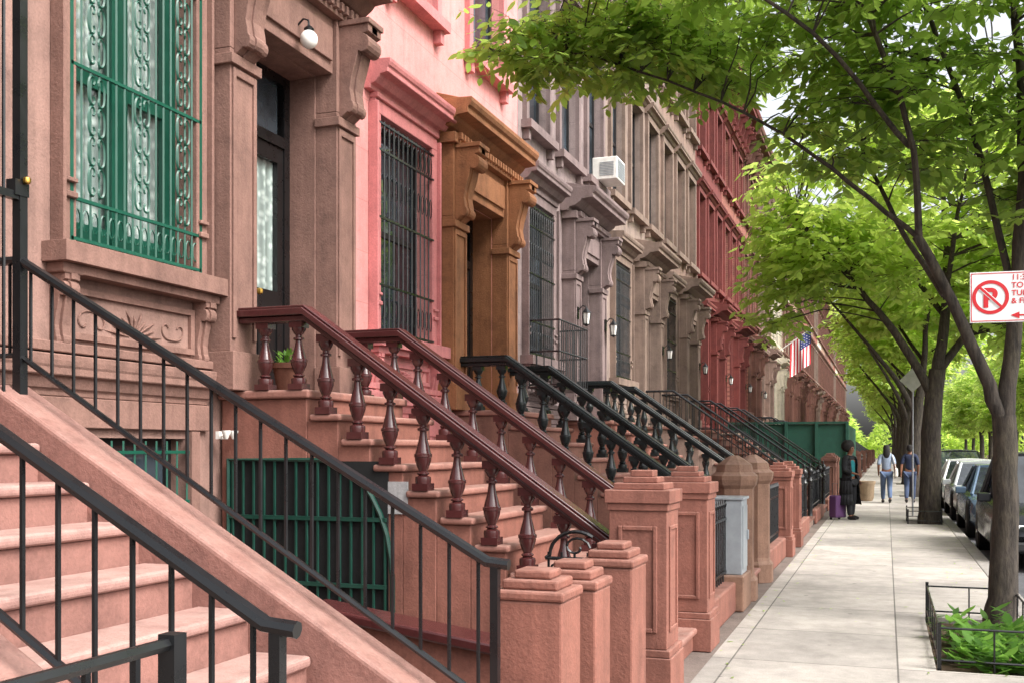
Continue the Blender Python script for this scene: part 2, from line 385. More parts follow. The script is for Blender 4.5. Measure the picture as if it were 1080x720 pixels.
def house(idx,Y0,W,H,cfg):
    wall=cfg['wall']; trim=cfg.get('trim',wall); dtrim=cfg.get('dtrim',trim); near=cfg.get('near',True)
    F=2.1; bv=.006 if idx<4 else 0
    root=empty('brownstone_house',(-5.0,Y0,0),cfg['label'],'house','row of brownstone houses')
    wu0,wu1=cfg.get('win',(.55,1.8)); dc=cfg.get('dc',3.4); hw=cfg.get('hw',.65); pw=cfg.get('pw',.36)
    wz=cfg.get('wz',(3.0,5.3)); ho=cfg.get('ho',-.18)
    dz1=5.1+ho
    nb=cfg.get('bays',3)
    if nb==3: cs=[W*.17,W*.5,W*.83]; ww=.5
    else: cs=[W*.27,W*.73]; ww=.56
    ops=[(wu0,wu1,wz[0],wz[1],.2),(dc-hw,dc+hw,F,dz1,.38)]
    if near: ops.append((wu0,wu1-.05,.7,1.72,.2))
    ups=[]
    f2=cfg.get('f2',(6.55,8.85)); f3=(10.1,12.0)
    for c in cs:
        ups+= [(c-ww,c+ww,f2[0],f2[1]),(c-ww,c+ww,f3[0],f3[1])]
    ops+=[u+(.18,) for u in ups]
    mb=MB(); facade(mb,W,H,ops); w_o=mb.obj('wall',wall,root,fixn=False)
    fm=cfg.get('frame',FRAMEK)
    dl=dc-hw-pw; dr=dc+hw+pw
    def band(mb,v,p,h,side):
        if side==0 and dl-.05>0: mould(mb,0.003,dl-.02,v,p,h)
        if side==1 and dr+.05<W: mould(mb,dr+.02,W-.003,v,p,h)
    mb=MB(); band(mb,1.98,.12,.26,0)
    if near:
        mb.box(0,.05,.003,dl-.02,1.72+.06,1.977)
        mb.box(0,.085,.006,dl-.024,2.257,2.32)
    mb.obj('base_moulding',trim,root,bevel=bv,seg=1)
    if dr+.05<W:
        mb=MB(); band(mb,1.98,.12,.26,1); mb.obj('base_moulding',trim,root,bevel=bv,seg=1)
    t=.13
    pwn=window_part(root,wu0,wu1,wz[0],wz[1],-.13,cfg.get('pframe',fm),cfg.get('pkind','sash'),CLEAR if cfg.get('lace') else GLASS)
    mb=MB()
    mb.box(0,.07,wu0-t,wu0-.001,wz[0],wz[1]); mb.box(0,.07,wu1+.001,wu1+t,wz[0],wz[1])
    mb.box(0,.115,wu0-t-.03,wu0-t-.001,wz[0],wz[1]+.1); mb.box(0,.115,wu1+t+.001,wu1+t+.03,wz[0],wz[1]+.1)
    mb.box(0,.07,wu0-t,wu1+t,wz[1],wz[1]+.14); mb.box(0,.1,wu0-t-.003,wu1+t+.003,wz[1]+.142,wz[1]+.2)
    mould(mb,wu0-t-.12,wu1+t+.12,wz[1]+.2,.3,.28)
    if near:
        for k in (0,1):
            u=(wu0-t+.065,wu1+t-.065)[k]; mb.box(.07,.1,u-.05,u+.05,wz[0]+.3,wz[0]+.34); mb.box(.07,.1,u-.05,u+.05,wz[0]+.4,wz[0]+.43)
    mb.obj('window_surround',trim,pwn,bevel=bv,seg=1)
    mb=MB()
    mb.box(0,.2,wu0-t-.1,wu1+t+.1,wz[0]-.13,wz[0]-.001); mb.box(0,.14,wu0-t-.06,wu1+t+.06,wz[0]-.19,wz[0]-.132)
    if near:
        zt=wz[0]-.3
        frame_rect(mb,wu0+.02,wu1-.02,2.40,zt,.045,0,.032)
        console(mb,wu0-t+.03,.13,wz[0]-.195,.48,.13); console(mb,wu1+t-.03,.13,wz[0]-.195,.48,.13)
        um=(wu0+wu1)/2; kf=(zt-2.42)/.32
        for k in range(11):
            a=math.radians(8+k*16.4); L=.27 if k%2==0 else .22
            mb.tube([(.0,um+.05*math.cos(a),2.42+.04*math.sin(a)),(.012,um+L*.7*math.cos(a),2.42+L*.75*math.sin(a)*kf),(.0,um+L*1.1*math.cos(a),2.42+L*1.0*math.sin(a)*kf)],[.006,.013,.003],5)
        for sg in (1,-1): scroll(mb,.006,um+sg*.42,2.5,.11,.008,'C',sg,0,4,12)
    mb.obj('sill',trim,pwn,bevel=bv,seg=1)
    if near:
        bw=window_part(root,wu0,wu1-.05,.7,1.72,-.13,fm)
        mg=MB(); bars(mg,.03,wu0+.02,wu1-.07,.72,1.7,11,.009,(.8,1.25,1.62))
        mg.obj('window_grille',GREEN if cfg.get('grille')=='green' else IRON,bw)
        mb=MB(); mb.box(0,.06,wu0-.1,wu0-.001,.62,1.775); mb.box(0,.06,wu1-.05,wu1+.05,.62,1.775); mb.box(0,.07,wu0-.0,wu1-.052,.6,.7)
        mb.obj('window_surround',trim,bw)
    for (a,b,c,d) in ups:
        w_=window_part(root,a,b,c,d,-.11,fm)
        mb=MB()
        mb.box(0,.07,a-.12,a-.001,c,d); mb.box(0,.07,b+.001,b+.12,c,d); mb.box(0,.075,a-.12,b+.12,d,d+.13)
        mould(mb,a-.2,b+.2,d+.13,.22,.22)
        mb.box(0,.16,a-.18,b+.18,c-.12,c-.001)
        if near:
            mb.box(0,.1,a-.12,a-.02,c-.27,c-.122); mb.box(0,.1,b+.02,b+.12,c-.27,c-.122)
        mb.obj('window_surround',trim,w_)
    mb=MB(); pd=.22
    for a,b in ((dl,dc-hw-.002),(dc+hw+.002,dr)):
        mb.box(0,pd,a,b,F+.3,4.75+ho); mb.box(0,pd+.05,a-.03,b+.0,F,F+.298)
        mb.box(pd,pd+.02,a+.02,a+.06,F+.4,4.6+ho); mb.box(pd,pd+.02,b-.06,b-.02,F+.4,4.6+ho)
        mb.box(pd,pd+.02,a+.06,b-.06,4.54+ho,4.6+ho)
        mb.box(0,pd,a,b,4.752+ho,5.6+ho)
        console(mb,(a+b)/2,(b-a)*.72,5.55+ho,.85,.3,x0=pd)
        mb.box(0,pd+.04,a-.03,b+.02,4.62+ho,4.70+ho)
    mb.box(-.3,-.001,dc-hw+.001,dc-hw+.012,F,dz1-.012); mb.box(-.3,-.001,dc+hw-.012,dc+hw-.001,F,dz1-.012); mb.box(-.3,-.001,dc-hw+.001,dc+hw-.001,dz1-.012,dz1-.001)
    mb.box(0,pd-.04,dc-hw,dc+hw,dz1,5.6+ho)
    mb.box(pd-.04,pd-.01,dc-hw+.05,dc+hw-.05,dz1+.1,5.5+ho)
    mb.box(0,pd+.05,dl-.06,dr+.06,5.602+ho,5.72+ho)
    hp=cfg.get('hp',.62)
    mould(mb,dl-.12,dr+.12,5.721+ho,hp,.36)
    nd=int((dr-dl)/.09)
    if near:
        for k in range(nd): 
            u=dl+(k+.5)*(dr-dl)/nd; mb.box(pd+.05,pd+.1,u-.025,u+.025,5.64+ho,5.72+ho)
    mb.prism([(0,6.105+ho),(hp-.12,6.105+ho),(0,6.22+ho)],'y',dl,dr)
    mb.obj('door_surround',dtrim,root,bevel=.008 if idx<4 else 0,seg=2)
    mb=MB(); mb.box(0,.12,.003,W-.003,H-1.15,H-.62); mould(mb,.003,W-.003,H-.6,.75,.6)
    nb_=7
    for k in range(nb_):
        u=.35+(W-.7)*k/(nb_-1); console(mb,u,.16,H-.62,.7,.42,x0=.12)
    mb.obj('cornice',cfg.get('corn',trim),root)
    if cfg.get('lace'):
        m2=MB(); nn=40
        for k in range(nn):
            a=wu0+(wu1-wu0)*k/nn; b=wu0+(wu1-wu0)*(k+1)/nn
            fa=.018*math.sin(k*1.3); fb=.018*math.sin((k+1)*1.3)
            m2.face([(-.215+fa,a,wz[0]),(-.215+fb,b,wz[0]),(-.215+fb,b,wz[1]),(-.215+fa,a,wz[1])])
        m2.obj('lace_curtain',LACE,pwn,fixn=False,smooth=True)
    gk=cfg.get('grille')
    if gk:
        mg=MB(); x=.06
        if gk=='green':
            u0,u1,v0,v1=wu0-.03,wu1+.03,wz[0]+.03,wz[1]-.03
            bars(mg,x,u0,u1,v0,v1,17,.0095,(v0+.02,v0+.28,v0+1.15,v1-.3,v1-.02))
            mg.box(x-.012,x+.012,u0-.03,u0,v0,v1); mg.box(x-.012,x+.012,u1,u1+.03,v0,v1)
            for uu in (u0+(u1-u0)*.155,u0+(u1-u0)*.5,u0+(u1-u0)*.845):
                for vv in [v0+.42+q*.2 for q in range(4)]+[v0+1.29+q*.2 for q in range(4)]:
                    for s_ in (1,-1): scroll(mg,x+.014,uu+s_*.046,vv,.185,.009,'C',s_,90,4,12,sx=.68)
            for k in range(16):
                u=u0+(u1-u0)*(k+.5)/16; mg.tube([(x,u+.03*math.cos(a_),v0+.15+.07*math.sin(a_)) for a_ in [j*math.pi/5 for j in range(11)]],.0055,3)
            gm=GREEN
        else:
            u0,u1,v0,v1=wu0-.02,wu1+.02,wz[0]+.02,wz[1]-.05
            hs=[v0+.03,v0+.5,v0+1.2,v0+1.9,v1-.03]
            n=13 if idx<5 else 9
            bars(mg,x,u0,u1,v0,v1,n,.009,hs)
            if idx<5:
                for i in range(n-1):
                    u=u0+(u1-u0)*(i+.5)/(n-1); 
                    for zz in (v1-.18,v0+1.55,v0+.25): mg.tube([(x,u+.036*math.cos(j*math.pi/4),zz+.11*math.sin(j*math.pi/4)) for j in range(9)],.005,3)
            gm=IRON
        mg.obj('window_grille',gm,pwn)
    door_part(root,dc,hw-.013,F+.03,dz1-.013,-.27,cfg.get('door',BLACK),cfg.get('lace',False))
    if near and idx>=3:
        lantern(root,pd,dr-.1,F+1.75)
        if idx==3: lantern(root,pd,dl+.12,F+1.75)
    return root

S=stone
M1=S('brownstone_mauve',(140,110,100),.14)
M1t=S('brownstone_trim',(128,97,87),.14)
MRED=S('painted_red_brown_stone',(132,86,74),.14,.7,.2,dust=.18)
MPK=S('painted_pinkish_stone',(138,99,90),.14,.7,.2,dust=.2,streak=.12)
MTREAD0=S('painted_pale_tread_stone',(152,117,109),.12,.65,.2,streak=.08,dust=.35)
MTREAD=S('painted_tread_stone',(140,97,86),.14,.7,.2,streak=.1,dust=.3)
MRAIL=S('painted_plum_rail',(70,34,34),.1,.22,.05,spec=.7,streak=.1,grime=.15)
MPINK=S('pink_painted_stone',(214,146,142),.08,.75,.18,joints=(1.3,.52,.006),streak=.12,grime=.14)
MPINKT=S('pink_trim',(198,124,123),.1,.7,.15,streak=.15,grime=.15)
MORNG=S('orange_brown_stone',(152,102,70),.16,.8,.3,grime=.3)
M3=S('grey_mauve_stone',(142,126,124),.16,joints=(1.1,.45,.005))
M3t=S('grey_mauve_trim',(124,107,105),.16)
M4=S('grey_tan_stone',(140,123,114),.16)
M4t=S('tan_trim',(128,109,98),.16)
M5=S('soft_brown_stone',(134,111,100),.16)
MR=S('deep_red_painted_stone',(112,56,52),.16,.75)
MB_=S('red_brick',(144,92,80),.16,joints=(.22,.075,.008),brick=True)
MCR=S('cream_painted_stone',(204,194,176),.1,grime=.15)
M8=S('chocolate_stone',(110,76,66),.16)
M9=S('tan_brick',(158,126,108),.14,joints=(.22,.075,.008),brick=True)

cfgs=[
 dict(wall=M1,trim=M1t,grille='iron',ho=0,label='brown sandstone house beside the black railed stoop'),
 dict(wall=M1,trim=M1t,dtrim=M1t,grille='green',ho=0,pframe=GREEN,pkind='casement',lace=True,win=(.95,2.2),wz=(2.95,5.4),dc=3.42,label='brown sandstone house with green grilled window and black door'),
 dict(wall=MPINK,trim=MPINKT,dtrim=MORNG,grille='iron',ho=-.38,hp=.5,win=(.42,1.72),dc=3.1,hw=.72,pw=.4,bays=2,wz=(2.82,5.1),f2=(6.65,9.0),label='pink painted house with orange brown door surround',door=BLACK),
 dict(wall=M3,trim=M3t,grille='iron',win=(.35,1.55),dc=3.2,ho=-.22,f2=(6.42,8.75),label='grey mauve stone house with window grille'),
 dict(wall=M4,trim=M4t,grille='iron',label='grey tan stone house with carved window hoods'),
 dict(wall=M5,trim=M4t,grille='iron',label='soft brown stone house with tan trim'),
 dict(wall=MR,trim=MR,label='deep red painted house with heavy cornice'),
 dict(wall=MB_,trim=MR,label='red brick house with deep red trim'),
 dict(wall=MB_,trim=M8,label='red brick house with brown trim'),
 dict(wall=M5,trim=M5,label='soft brown stone row house'),
 dict(wall=MCR,trim=MCR,label='cream painted row house'),
]
extra=[(MB_,M8,'red brick row house with brown stone trim'),(M8,M8,'chocolate brown row house'),(M9,M8,'tan brick row house with brown trim'),(MCR,M8,'cream row house with brown trim'),(MB_,M4t,'red brick row house with tan trim'),(M5,M8,'soft brown row house with chocolate trim')]
Y=-.4; spans=[]
widths=[4.85,4.85,4.85,4.95]
N_H=29
for i in range(N_H):
    if i<len(cfgs): c=cfgs[i]
    else:
        a,b,l=extra[(i*5+2)%len(extra)]; c=dict(wall=a,trim=b,label=l)
    c['near']=i<9
    W=widths[i] if i<4 else 4.95
    c['W']=W
    H=13.6+(.0,.25,.0,-.2,.1)[i%5]
    house(i,Y,W,H,c)
    spans.append((Y,W,c)); Y+=W

# ------------------------------------------------------------------ stoops
BAL=[(.058,0),(.06,.03),(.058,.05),(.032,.062),(.046,.073),(.046,.08),(.030,.092),(.046,.13),(.060,.175),(.062,.20),(.067,.205),(.067,.225),(.058,.232),(.045,.29),(.032,.34),(.026,.385),(.026,.40),(.042,.408),(.042,.425),(.026,.435),(.026,.45),(.038,.465),(.055,.5),(.055,.545)]
def newel(parent,x0,x1,y0,y1,h,mat,style='block'):
    mb=MB(); cx=(x0+x1)/2; cy=(y0+y1)/2; w=(x1-x0)/2; d=(y1-y0)/2
    def b(k,z0,z1): mb.box(cx-w*k,cx+w*k,cy-d*k,cy+d*k,z0,z1)
    if style=='block':
        b(1.08,0,.26); b(1.03,.262,.31); b(.92,.312,h-.24)
        q=.012
        for sx in (-1,1):
            xx=cx+sx*w*.92; 
            a,c=cy-d*.62,cy+d*.62
            mb.box(xx,xx+sx*q,a,a+.03,.42,h-.34); mb.box(xx,xx+sx*q,c-.03,c,.42,h-.34); mb.box(xx,xx+sx*q,a+.03,c-.03,.42,.45); mb.box(xx,xx+sx*q,a+.03,c-.03,h-.37,h-.34)
        for sy in (-1,1):
            yy=cy+sy*d*.92; a,c=cx-w*.62,cx+w*.62
            e0,e1=(yy,yy+q) if sy>0 else (yy-q,yy)
            mb.box(a,a+.03,e0,e1,.42,h-.34); mb.box(c-.03,c,e0,e1,.42,h-.34); mb.box(a+.03,c-.03,e0,e1,.42,.45); mb.box(a+.03,c-.03,e0,e1,h-.37,h-.34)
        b(.97,h-.239,h-.19); b(1.04,h-.189,h-.10); b(.8,h-.099,h-.055); b(.55,h-.054,h-.015); b(.36,h-.014,h+.03)
    elif style=='oct':
        pr=[(w*1.2,0),(w*1.2,.22),(w*1.05,.26),(w*1.0,.3),(w*1.0,h-.34),(w*1.15,h-.3),(w*1.22,h-.24),(w*1.22,h-.2),(w*.98,h-.16),(w*.9,h-.08),(w*.5,h-.02),(w*.2,h+.02)]
        mb.lathe(cx,cy,pr,8,rot=math.pi/8)
    elif style=='iron':
        mb.lathe(cx,cy,[(.09,0),(.09,.08),(.06,.12),(.05,.3),(.05,h-.35),(.075,h-.3),(.05,h-.26),(.04,h-.18),(.07,h-.13),(.075,h-.08),(.05,h-.03),(.015,h),(.02,h+.04),(.005,h+.08)],10)
    mb.obj('newel_post',mat,parent,bevel=.014 if style=='block' else 0,smooth=(style=='iron'))

def bal_mesh(name,mat,n=14):
    mb=MB(); mb.box(-.062,.062,-.062,.062,0,.05)
    mb.lathe(0,0,[(r*1.0,z*.9+.05) for r,z in BAL],n); mb.box(-.056,.056,-.056,.056,.515,.57)
    o=mb.obj(name,mat,None,smooth=True); me=o.data; bpy.data.objects.remove(o); return me
def stoop(Yc,label,step_mat,tread_mat,rail_mat,kind,newel_mat,nstyle='block',F=2.1,xt=.8,Nr=11,run=.272,hw=.85,near=True,xend=None,nh=1.47):
    root=empty('stoop',(-5.0,Yc,0),label,'stoop','stoops along the house row')
    rise=F/Nr; m=rise/run
    mb=MB()
    mb.box(.03,xt,-hw,hw,0,F-.07)
    for k in range(1,Nr): mb.box(xt+(k-1)*run+.001,xt+k*run,-hw+.002*(k%2),hw,0,F-k*rise-.055)
    mb.obj('base',step_mat,root,bevel=.006,seg=1)
    mb=MB()
    so=.035 if kind!='stringer' else -.08
    mb.box(.01,xt+.035,-hw-.035,hw+.035,F-.068,F)
    for k in range(1,Nr): mb.box(xt+(k-1)*run+.037,xt+k*run+.035,-hw-so,hw+so,F-k*rise-.053,F-k*rise)
    mb.obj('steps',tread_mat,root,bevel=.02,seg=3)
    xb=xt+(Nr-1)*run
    rh=.62
    def rail_z(x): return F+rh-(max(0,x-xt))*m
    rw=hw-.02
    xe=xend or (xb-.12)
    if kind in('stone','darkbal'):
        bm_=bal_mesh('baluster',rail_mat)
        for s in (-1,1):
            mb=MB()
            for off,hwid,z0,z1 in ((0,.1,-.055,0),(0,.07,-.10,-.056),(0,.075,.001,.022)):
                poly=[(.02,F+rh+z0),(xt,F+rh+z0),(xe,rail_z(xe)+z0),(xe,rail_z(xe)+z1),(xt,F+rh+z1),(.02,F+rh+z1)]
                mb.prism(poly,'y',s*rw-hwid,s*rw+hwid)
            hr=mb.obj('handrail',rail_mat,root,bevel=.014,seg=3)
            xs=[.1,.42,.72]+[xt+(k-.42)*run for k in range(1,Nr-1)]
            for j,x in enumerate(xs):
                if x>xe-.05: continue
                base=F if x<xt else F-(int((x-xt)/run)+1)*rise
                top=(F+rh if x<xt else rail_z(x))-.095
                o=bpy.data.objects.new('baluster',bm_); COL.objects.link(o); o.parent=hr; o.location=(x,s*rw,base); o.scale=(1,1,(top-base)/.57)
    else:
        for s in (-1,1):
            ms=MB()
            if kind=='stringer':
                st=lambda x:2.0-.588*(max(x,.8)-.75)
                ms.prism([(.03,0),(xb+.38,0),(xb+.38,st(xb+.38)),(.8,st(.8)),(.03,st(.8))],'y',s*(hw+.06)-.13,s*(hw+.06)+.13); ms.obj('stringer_wall',step_mat,root,bevel=.025,seg=3)
                y=s*(hw+.06); lo=lambda x:2.12-.61*max(0,x-.86); hi=lambda x:2.6-.564*max(0,x-.86); xk=.86
            else:
                y=s*rw; lo=lambda x:F+.06-max(0,x-xt)*m; hi=lambda x:F+rh+.12-max(0,x-xt)*m; xk=xt
            mb=MB(); r=.025
            mb.tube([(.05,y,hi(0)),(xk,y,hi(xk)),(xe,y,hi(xe)),(xe+.1,y,hi(xe)-.01)],r,8)
            mb.tube([(.05,y,lo(0)),(xk,y,lo(xk)),(xe,y,lo(xe))],.015,6)
            mb.box(xe+.02,xe+.055,y-.018,y+.018,0.0,hi(xe)-.02)
            o=mb.obj('handrail',rail_mat,root,smooth=True)
            mb=MB(); x=.12; sp=.135 if near else .15
            while x<xe:
                mb.tube([(x,y,lo(x)-(.0 if kind=='stringer' else .04)),(x,y,hi(x))],.009,4 if not near else 5); x+=sp
            mb.obj('railing_bars',rail_mat,o)
    if nstyle:
        for s in (-1,1):
            if nstyle=='iron': newel(root,xe,xe+.1,s*rw-.05,s*rw+.05,1.25,newel_mat,'iron')
            else: newel(root,3.22,3.65,s*(hw-.02)-.215,s*(hw-.02)+.215,nh,newel_mat,nstyle)
    return root

s0=stoop(3.3,'pinkish brown stoop with plain black iron railings',MPK,MTREAD0,IRON,'stringer',None,None,F=1.86,xt=.80,Nr=10,run=.3,hw=.78,xend=3.4)
mb=MB()
mb.box(.835,.885,.815,.865,1.87,4.9); mb.box(.835,.885,-.865,-.815,1.87,4.9); mb.box(.84,.88,-.815,.815,4.86,4.9); mb.box(.84,.88,-.815,.815,2.9,2.94)
for k in range(13): mb.tube([(.86,-.74+k*.123,1.9),(.86,-.74+k*.123,4.86)],.009,5)
mb.box(.83,.89,.78,.87,2.92,3.0)
ig=mb.obj('iron_gate',IRON,s0)
mb=MB(); mb.lathe(.905,.84,[(.004,-.02),(.018,-.013),(.02,0),(.018,.013),(.004,.02)],10,z0=3.0); mb.obj('gate_knob',BRASS,ig,smooth=True)
Yc1=spans[1][0]+3.42
s1=stoop(Yc1,'red brown stone stoop with plum turned balustrades',MRED,MTREAD,MRAIL,'stone',MRED)
mb=MB(); hwp=-.858
mb.box(.12,1.5,hwp-.006,hwp+.05,.02,1.55,1)  # dark sheet paints the shaded opening under the landing; stoop behind is solid
for k in range(15):
    x=.16+k*.095; top=1.55 if x<.95 else 1.55-(1-math.sqrt(max(0,1-((x-.95)/.6)**2)))*.9
    mb.tube([(x,hwp-.03,.05),(x,hwp-.03,top)],.011,5)
for z in (.12,.6,1.1): mb.box(.12,1.5,hwp-.045,hwp-.02,z,z+.03)
mb.tube([(.12,hwp-.03,.03),(.12,hwp-.03,1.56),(.95,hwp-.03,1.56)]+[(.95+.6*math.sin(a),hwp-.03,.66+.9*math.cos(a)) for a in [j*math.pi/16 for j in range(1,9)]]+[(1.55,hwp-.03,.03)],.02,6)
mb.obj('basement_gate',[DKGREEN,DARK],s1)
mb=MB(); mb.box(1.36,1.66,-.862,-.84,1.16,1.4); mb.obj('patched_stone',S('pale_patch',(160,158,158),.1),s1)

MDK=paint('black_green_rail_paint',(24,30,31),.3)
M6=S('tan_brown_stone',(128,98,82),.2,dust=.25,grime=.3)
Yc=spans[2][0]+3.1
s2=stoop(Yc,'brown stone stoop with black turned balustrades',S('brown_stoop_stone',(128,90,78),.18,dust=.25),MTREAD,MDK,'darkbal',M6,'oct',nh=1.55)
Yc3=spans[3][0]+3.2
stoop(Yc3,'brown stone stoop with black turned balustrades and red brown posts',MRED,MTREAD,MDK,'darkbal',MRED,'block',nh=1.4)
mats=[M5,M8,MRED,M4t]
for i in range(4,N_H):
    y0,W,c=spans[i]; 
    if i==7: continue
    near=i<8
    stoop(y0+c.get('dc',3.4),'brown stone stoop with black iron railings',mats[i%4],mats[(i+1)%4],IRON,'iron',IRON if i%3 else M8,'iron' if i%3 else 'block',near=near)

def area_post(x0,x1,y0,y1,h,mat,label):
    r=empty('gate_post',((x0+x1)/2,(y0+y1)/2,0),label,'post','stone gate posts'); w=(x1-x0)/2; d=(y1-y0)/2
    mb=MB(); mb.box(-w,w,-d,d,0,h-.13); mb.box(-w*1.07,w*1.07,-d*1.07,d*1.07,h-.129,h-.085)
    mb.obj('shaft',mat,r,bevel=.012)
    mb=MB(); mb.box(-w*.82,w*.82,-d*.82,d*.82,h-.084,h-.04); mb.box(-w*.55,w*.55,-d*.55,d*.55,h-.039,h); 
    mb.obj('stepped_cap',mat,r,bevel=.01)
area_post(-1.66,-1.34,4.38,4.68,1.1,MRED,'red brown post with stepped cap beside iron railing')
area_post(-1.6,-1.3,4.8,5.08,1.1,MRED,'red brown post with stepped cap in a pair')
area_post(-1.6,-1.31,5.6,5.95,1.12,MRED,'red brown post with stepped cap near the stoop')
r=empty('low_wall',(-2.4,5.75,0),'low red brown garden wall with sloping coping','wall')
mb=MB(); mb.prism([(-.95,0),(.78,0),(.78,.38),(-.95,.62)],'y',-.09,.09); mb.obj('wall',MRED,r)
mb=MB(); mb.prism([(-.98,.622),(.79,.38),(.79,.45),(-.98,.69)],'y',-.14,.14); mb.obj('coping',MRAIL,r,bevel=.015)
r=empty('iron_fence',(-1.84,6.25,0),'small black iron fence panel with curled top','fence')
mb=MB(); 
for k in range(5): mb.tube([(-.16+k*.085,0,0),(-.16+k*.085,0,1.0)],.009,5)
mb.tube([(-.18,0,.15),(.2,0,.15)],.012,5); mb.tube([(-.18,0,.96),(.2,0,.96)],.012,5)
mb.tube([(-.18,0,.96)]+[(.02-.17*math.cos(a),0,.98+.15*math.sin(a)) for a in [j*math.pi/14 for j in range(11)]],.012,5)
mb.tube([(.02+.09*math.cos(a)*(1-a/9),0,1.03+.07*math.sin(a)*(1-a/9)) for a in [j*.5 for j in range(14)]],.008,4)
mb.tube([(-.1+.05*math.cos(a),0,.88+.05*math.sin(a)) for a in [j*.6 for j in range(11)]],.007,4); mb.tube([(.1+.05*math.cos(a),0,.88+.05*math.sin(a)) for a in [j*.6 for j in range(11)]],.007,4)
mb.obj('railing',IRON,r)

def iron_fence(x,y0,y1,h,label,coping=True,mat=MRED):
    r=empty('iron_fence',(x,y0,0),label,'fence','iron yard fences'); L=y1-y0
    mb=MB(); n=max(2,int(L/.13))
    zb=.3 if coping else .05
    for k in range(n+1):
        y=L*k/n; mb.tube([(0,y,zb),(0,y,h)],.009,4)
        mb.lathe(0,y,[(.012,0),(.018,.03),(.002,.09)],4,z0=h)
    mb.box(-.015,.015,0,L,h-.13,h-.105); mb.box(-.015,.015,0,L,zb+.08,zb+.105)
    mb.obj('railing',IRON,r)
    if coping:
        m2=MB(); m2.box(-.12,.12,0,L,0,.3); m2.obj('kerb_wall',mat,r,bevel=.02)
for i in range(2,11):
    y0,W,c=spans[i]; dc=c.get('dc',3.4); pdc=spans[i-1][2].get('dc',3.4)
    a=spans[i-1][0]+pdc+1.1; b=y0+dc-1.1
    if i!=7 and i!=8: iron_fence(-1.55,a,b,1.05,'black iron yard fence on a low stone kerb')
r=empty('iron_fence',(-1.38,.9,0),'black iron yard gate with square posts','fence')
mb=MB(); mb.tube([(0,-.9,1.25),(0,.9,1.25)],.014,6); mb.box(-.02,.02,.86,.9,0,1.27); mb.box(-.015,.015,-.9,.9,.2,.23)
for k in range(13): mb.tube([(0,-.85+k*.135,.1),(0,-.85+k*.135,1.25)],.009,5)
mb.obj('railing',IRON,r)

r=empty('utility_cabinet',(-1.55,10.95,0),'grey metal utility cabinet on a stone base','cabinet')
mb=MB(); mb.box(-.22,.2,-.3,.3,.0,.36); mb.obj('base',M6,r,bevel=.015)
mb=MB(); mb.box(-.18,.17,-.2,.2,.362,1.12); mb.box(-.2,.19,-.22,.22,1.121,1.15); mb.obj('cabinet_body',GREY,r,bevel=.008)
mb=MB(); mb.box(.171,.18,-.16,.16,.42,1.06); mb.box(.181,.2,.1,.13,.7,.8); mb.obj('cabinet_door',GREY,r,bevel=.004)

y1=spans[1][0]
r=empty('hanging_lamp',(-4.81,y1+3.42,5.3),'white glass globe lamp bracketed under the door hood','lamp')
mb=MB(); mb.box(-.02,.012,-.045,.045,-.06,.06); mb.tube([(.01,0,0),(.07,0,.05),(.12,0,.03),(.125,0,-.03)],.009,6); mb.lathe(.125,0,[(.02,-.02),(.045,-.045),(.04,-.07)],12); mb.obj('bracket',IRON,r,smooth=True)
mb=MB(); mb.lathe(.125,0,[(.01+.066*math.sin(a)*1.0,-.135-.076*math.cos(a)) for a in [math.pi*(.03+.94*j/12) for j in range(13)]],18)
mb.obj('globe',paint('opal_glass',(235,233,227),.2,var=.02),r,smooth=True)
r=empty('wall_floodlight',(-4.9,y1+2.45,1.75),'small white twin floodlight on the basement wall','lamp'); r.scale=(.6,.6,.6)
mb=MB(); mb.box(-.02,.03,-.07,.07,-.05,.05); mb.tube([(.02,.0,0),(.1,-.05,-.02)],.012,5); mb.lathe(.15,-.08,[(.02,-.05),(.055,.03),(.06,.06)],10); mb.lathe(.15,.08,[(.02,-.05),(.055,.03),(.06,.06)],10); mb.tube([(.02,.0,0),(.1,.05,-.02)],.012,5)
mb.obj('lamp_heads',WHITE,r,smooth=True)
r=empty('potted_plant',(-4.55,y1+2.85,2.1),'clay pot with small green plant on the landing','plant pot'); r.scale=(.85,.85,.85)
mb=MB(); mb.lathe(0,0,[(.09,0),(.13,.22),(.15,.22),(.15,.27),(.12,.27),(.11,.24)],16); mb.obj('pot',TERRA,r,smooth=True)
POT=r
y3=spans[3][0]
r=empty('air_conditioner',(-4.86,y3+spans[3][1]*.83+.1,6.43),'white window air conditioner in upper window','air conditioner')
mb=MB(); mb.box(-.1,.36,-.3,.3,0,.4); mb.obj('case',WHITE,r,bevel=.015)
mb=MB()
for k in range(11): mb.box(.361,.37,-.25,.25,.04+k*.03,.054+k*.03)
for k in range(9): mb.box(.04,.3,-.309,-.301,.07+k*.028,.082+k*.028)
mb.obj('vent_grille',GREY,r)
r=empty('iron_balcony',(-4.95,y3+.25,2.55),'black iron window basket railing on the facade','balcony')
mb=MB()
for (a,b) in (((.05,0),(.5,0)),((.5,0),(.5,1.5)),((.5,1.5),(.05,1.5))):
    n=int(max(abs(b[0]-a[0]),abs(b[1]-a[1]))/.11)
    for k in range(n+1):
        p=(a[0]+(b[0]-a[0])*k/n,a[1]+(b[1]-a[1])*k/n); mb.tube([(p[0],p[1],0),(p[0],p[1],.95)],.009,4)
    for z in (0.02,.5,.95): mb.tube([(a[0],a[1],z),(b[0],b[1],z)],.014,5)
mb.box(.0,.5,0,1.5,-.03,0)
mb.obj('railing',IRON,r)

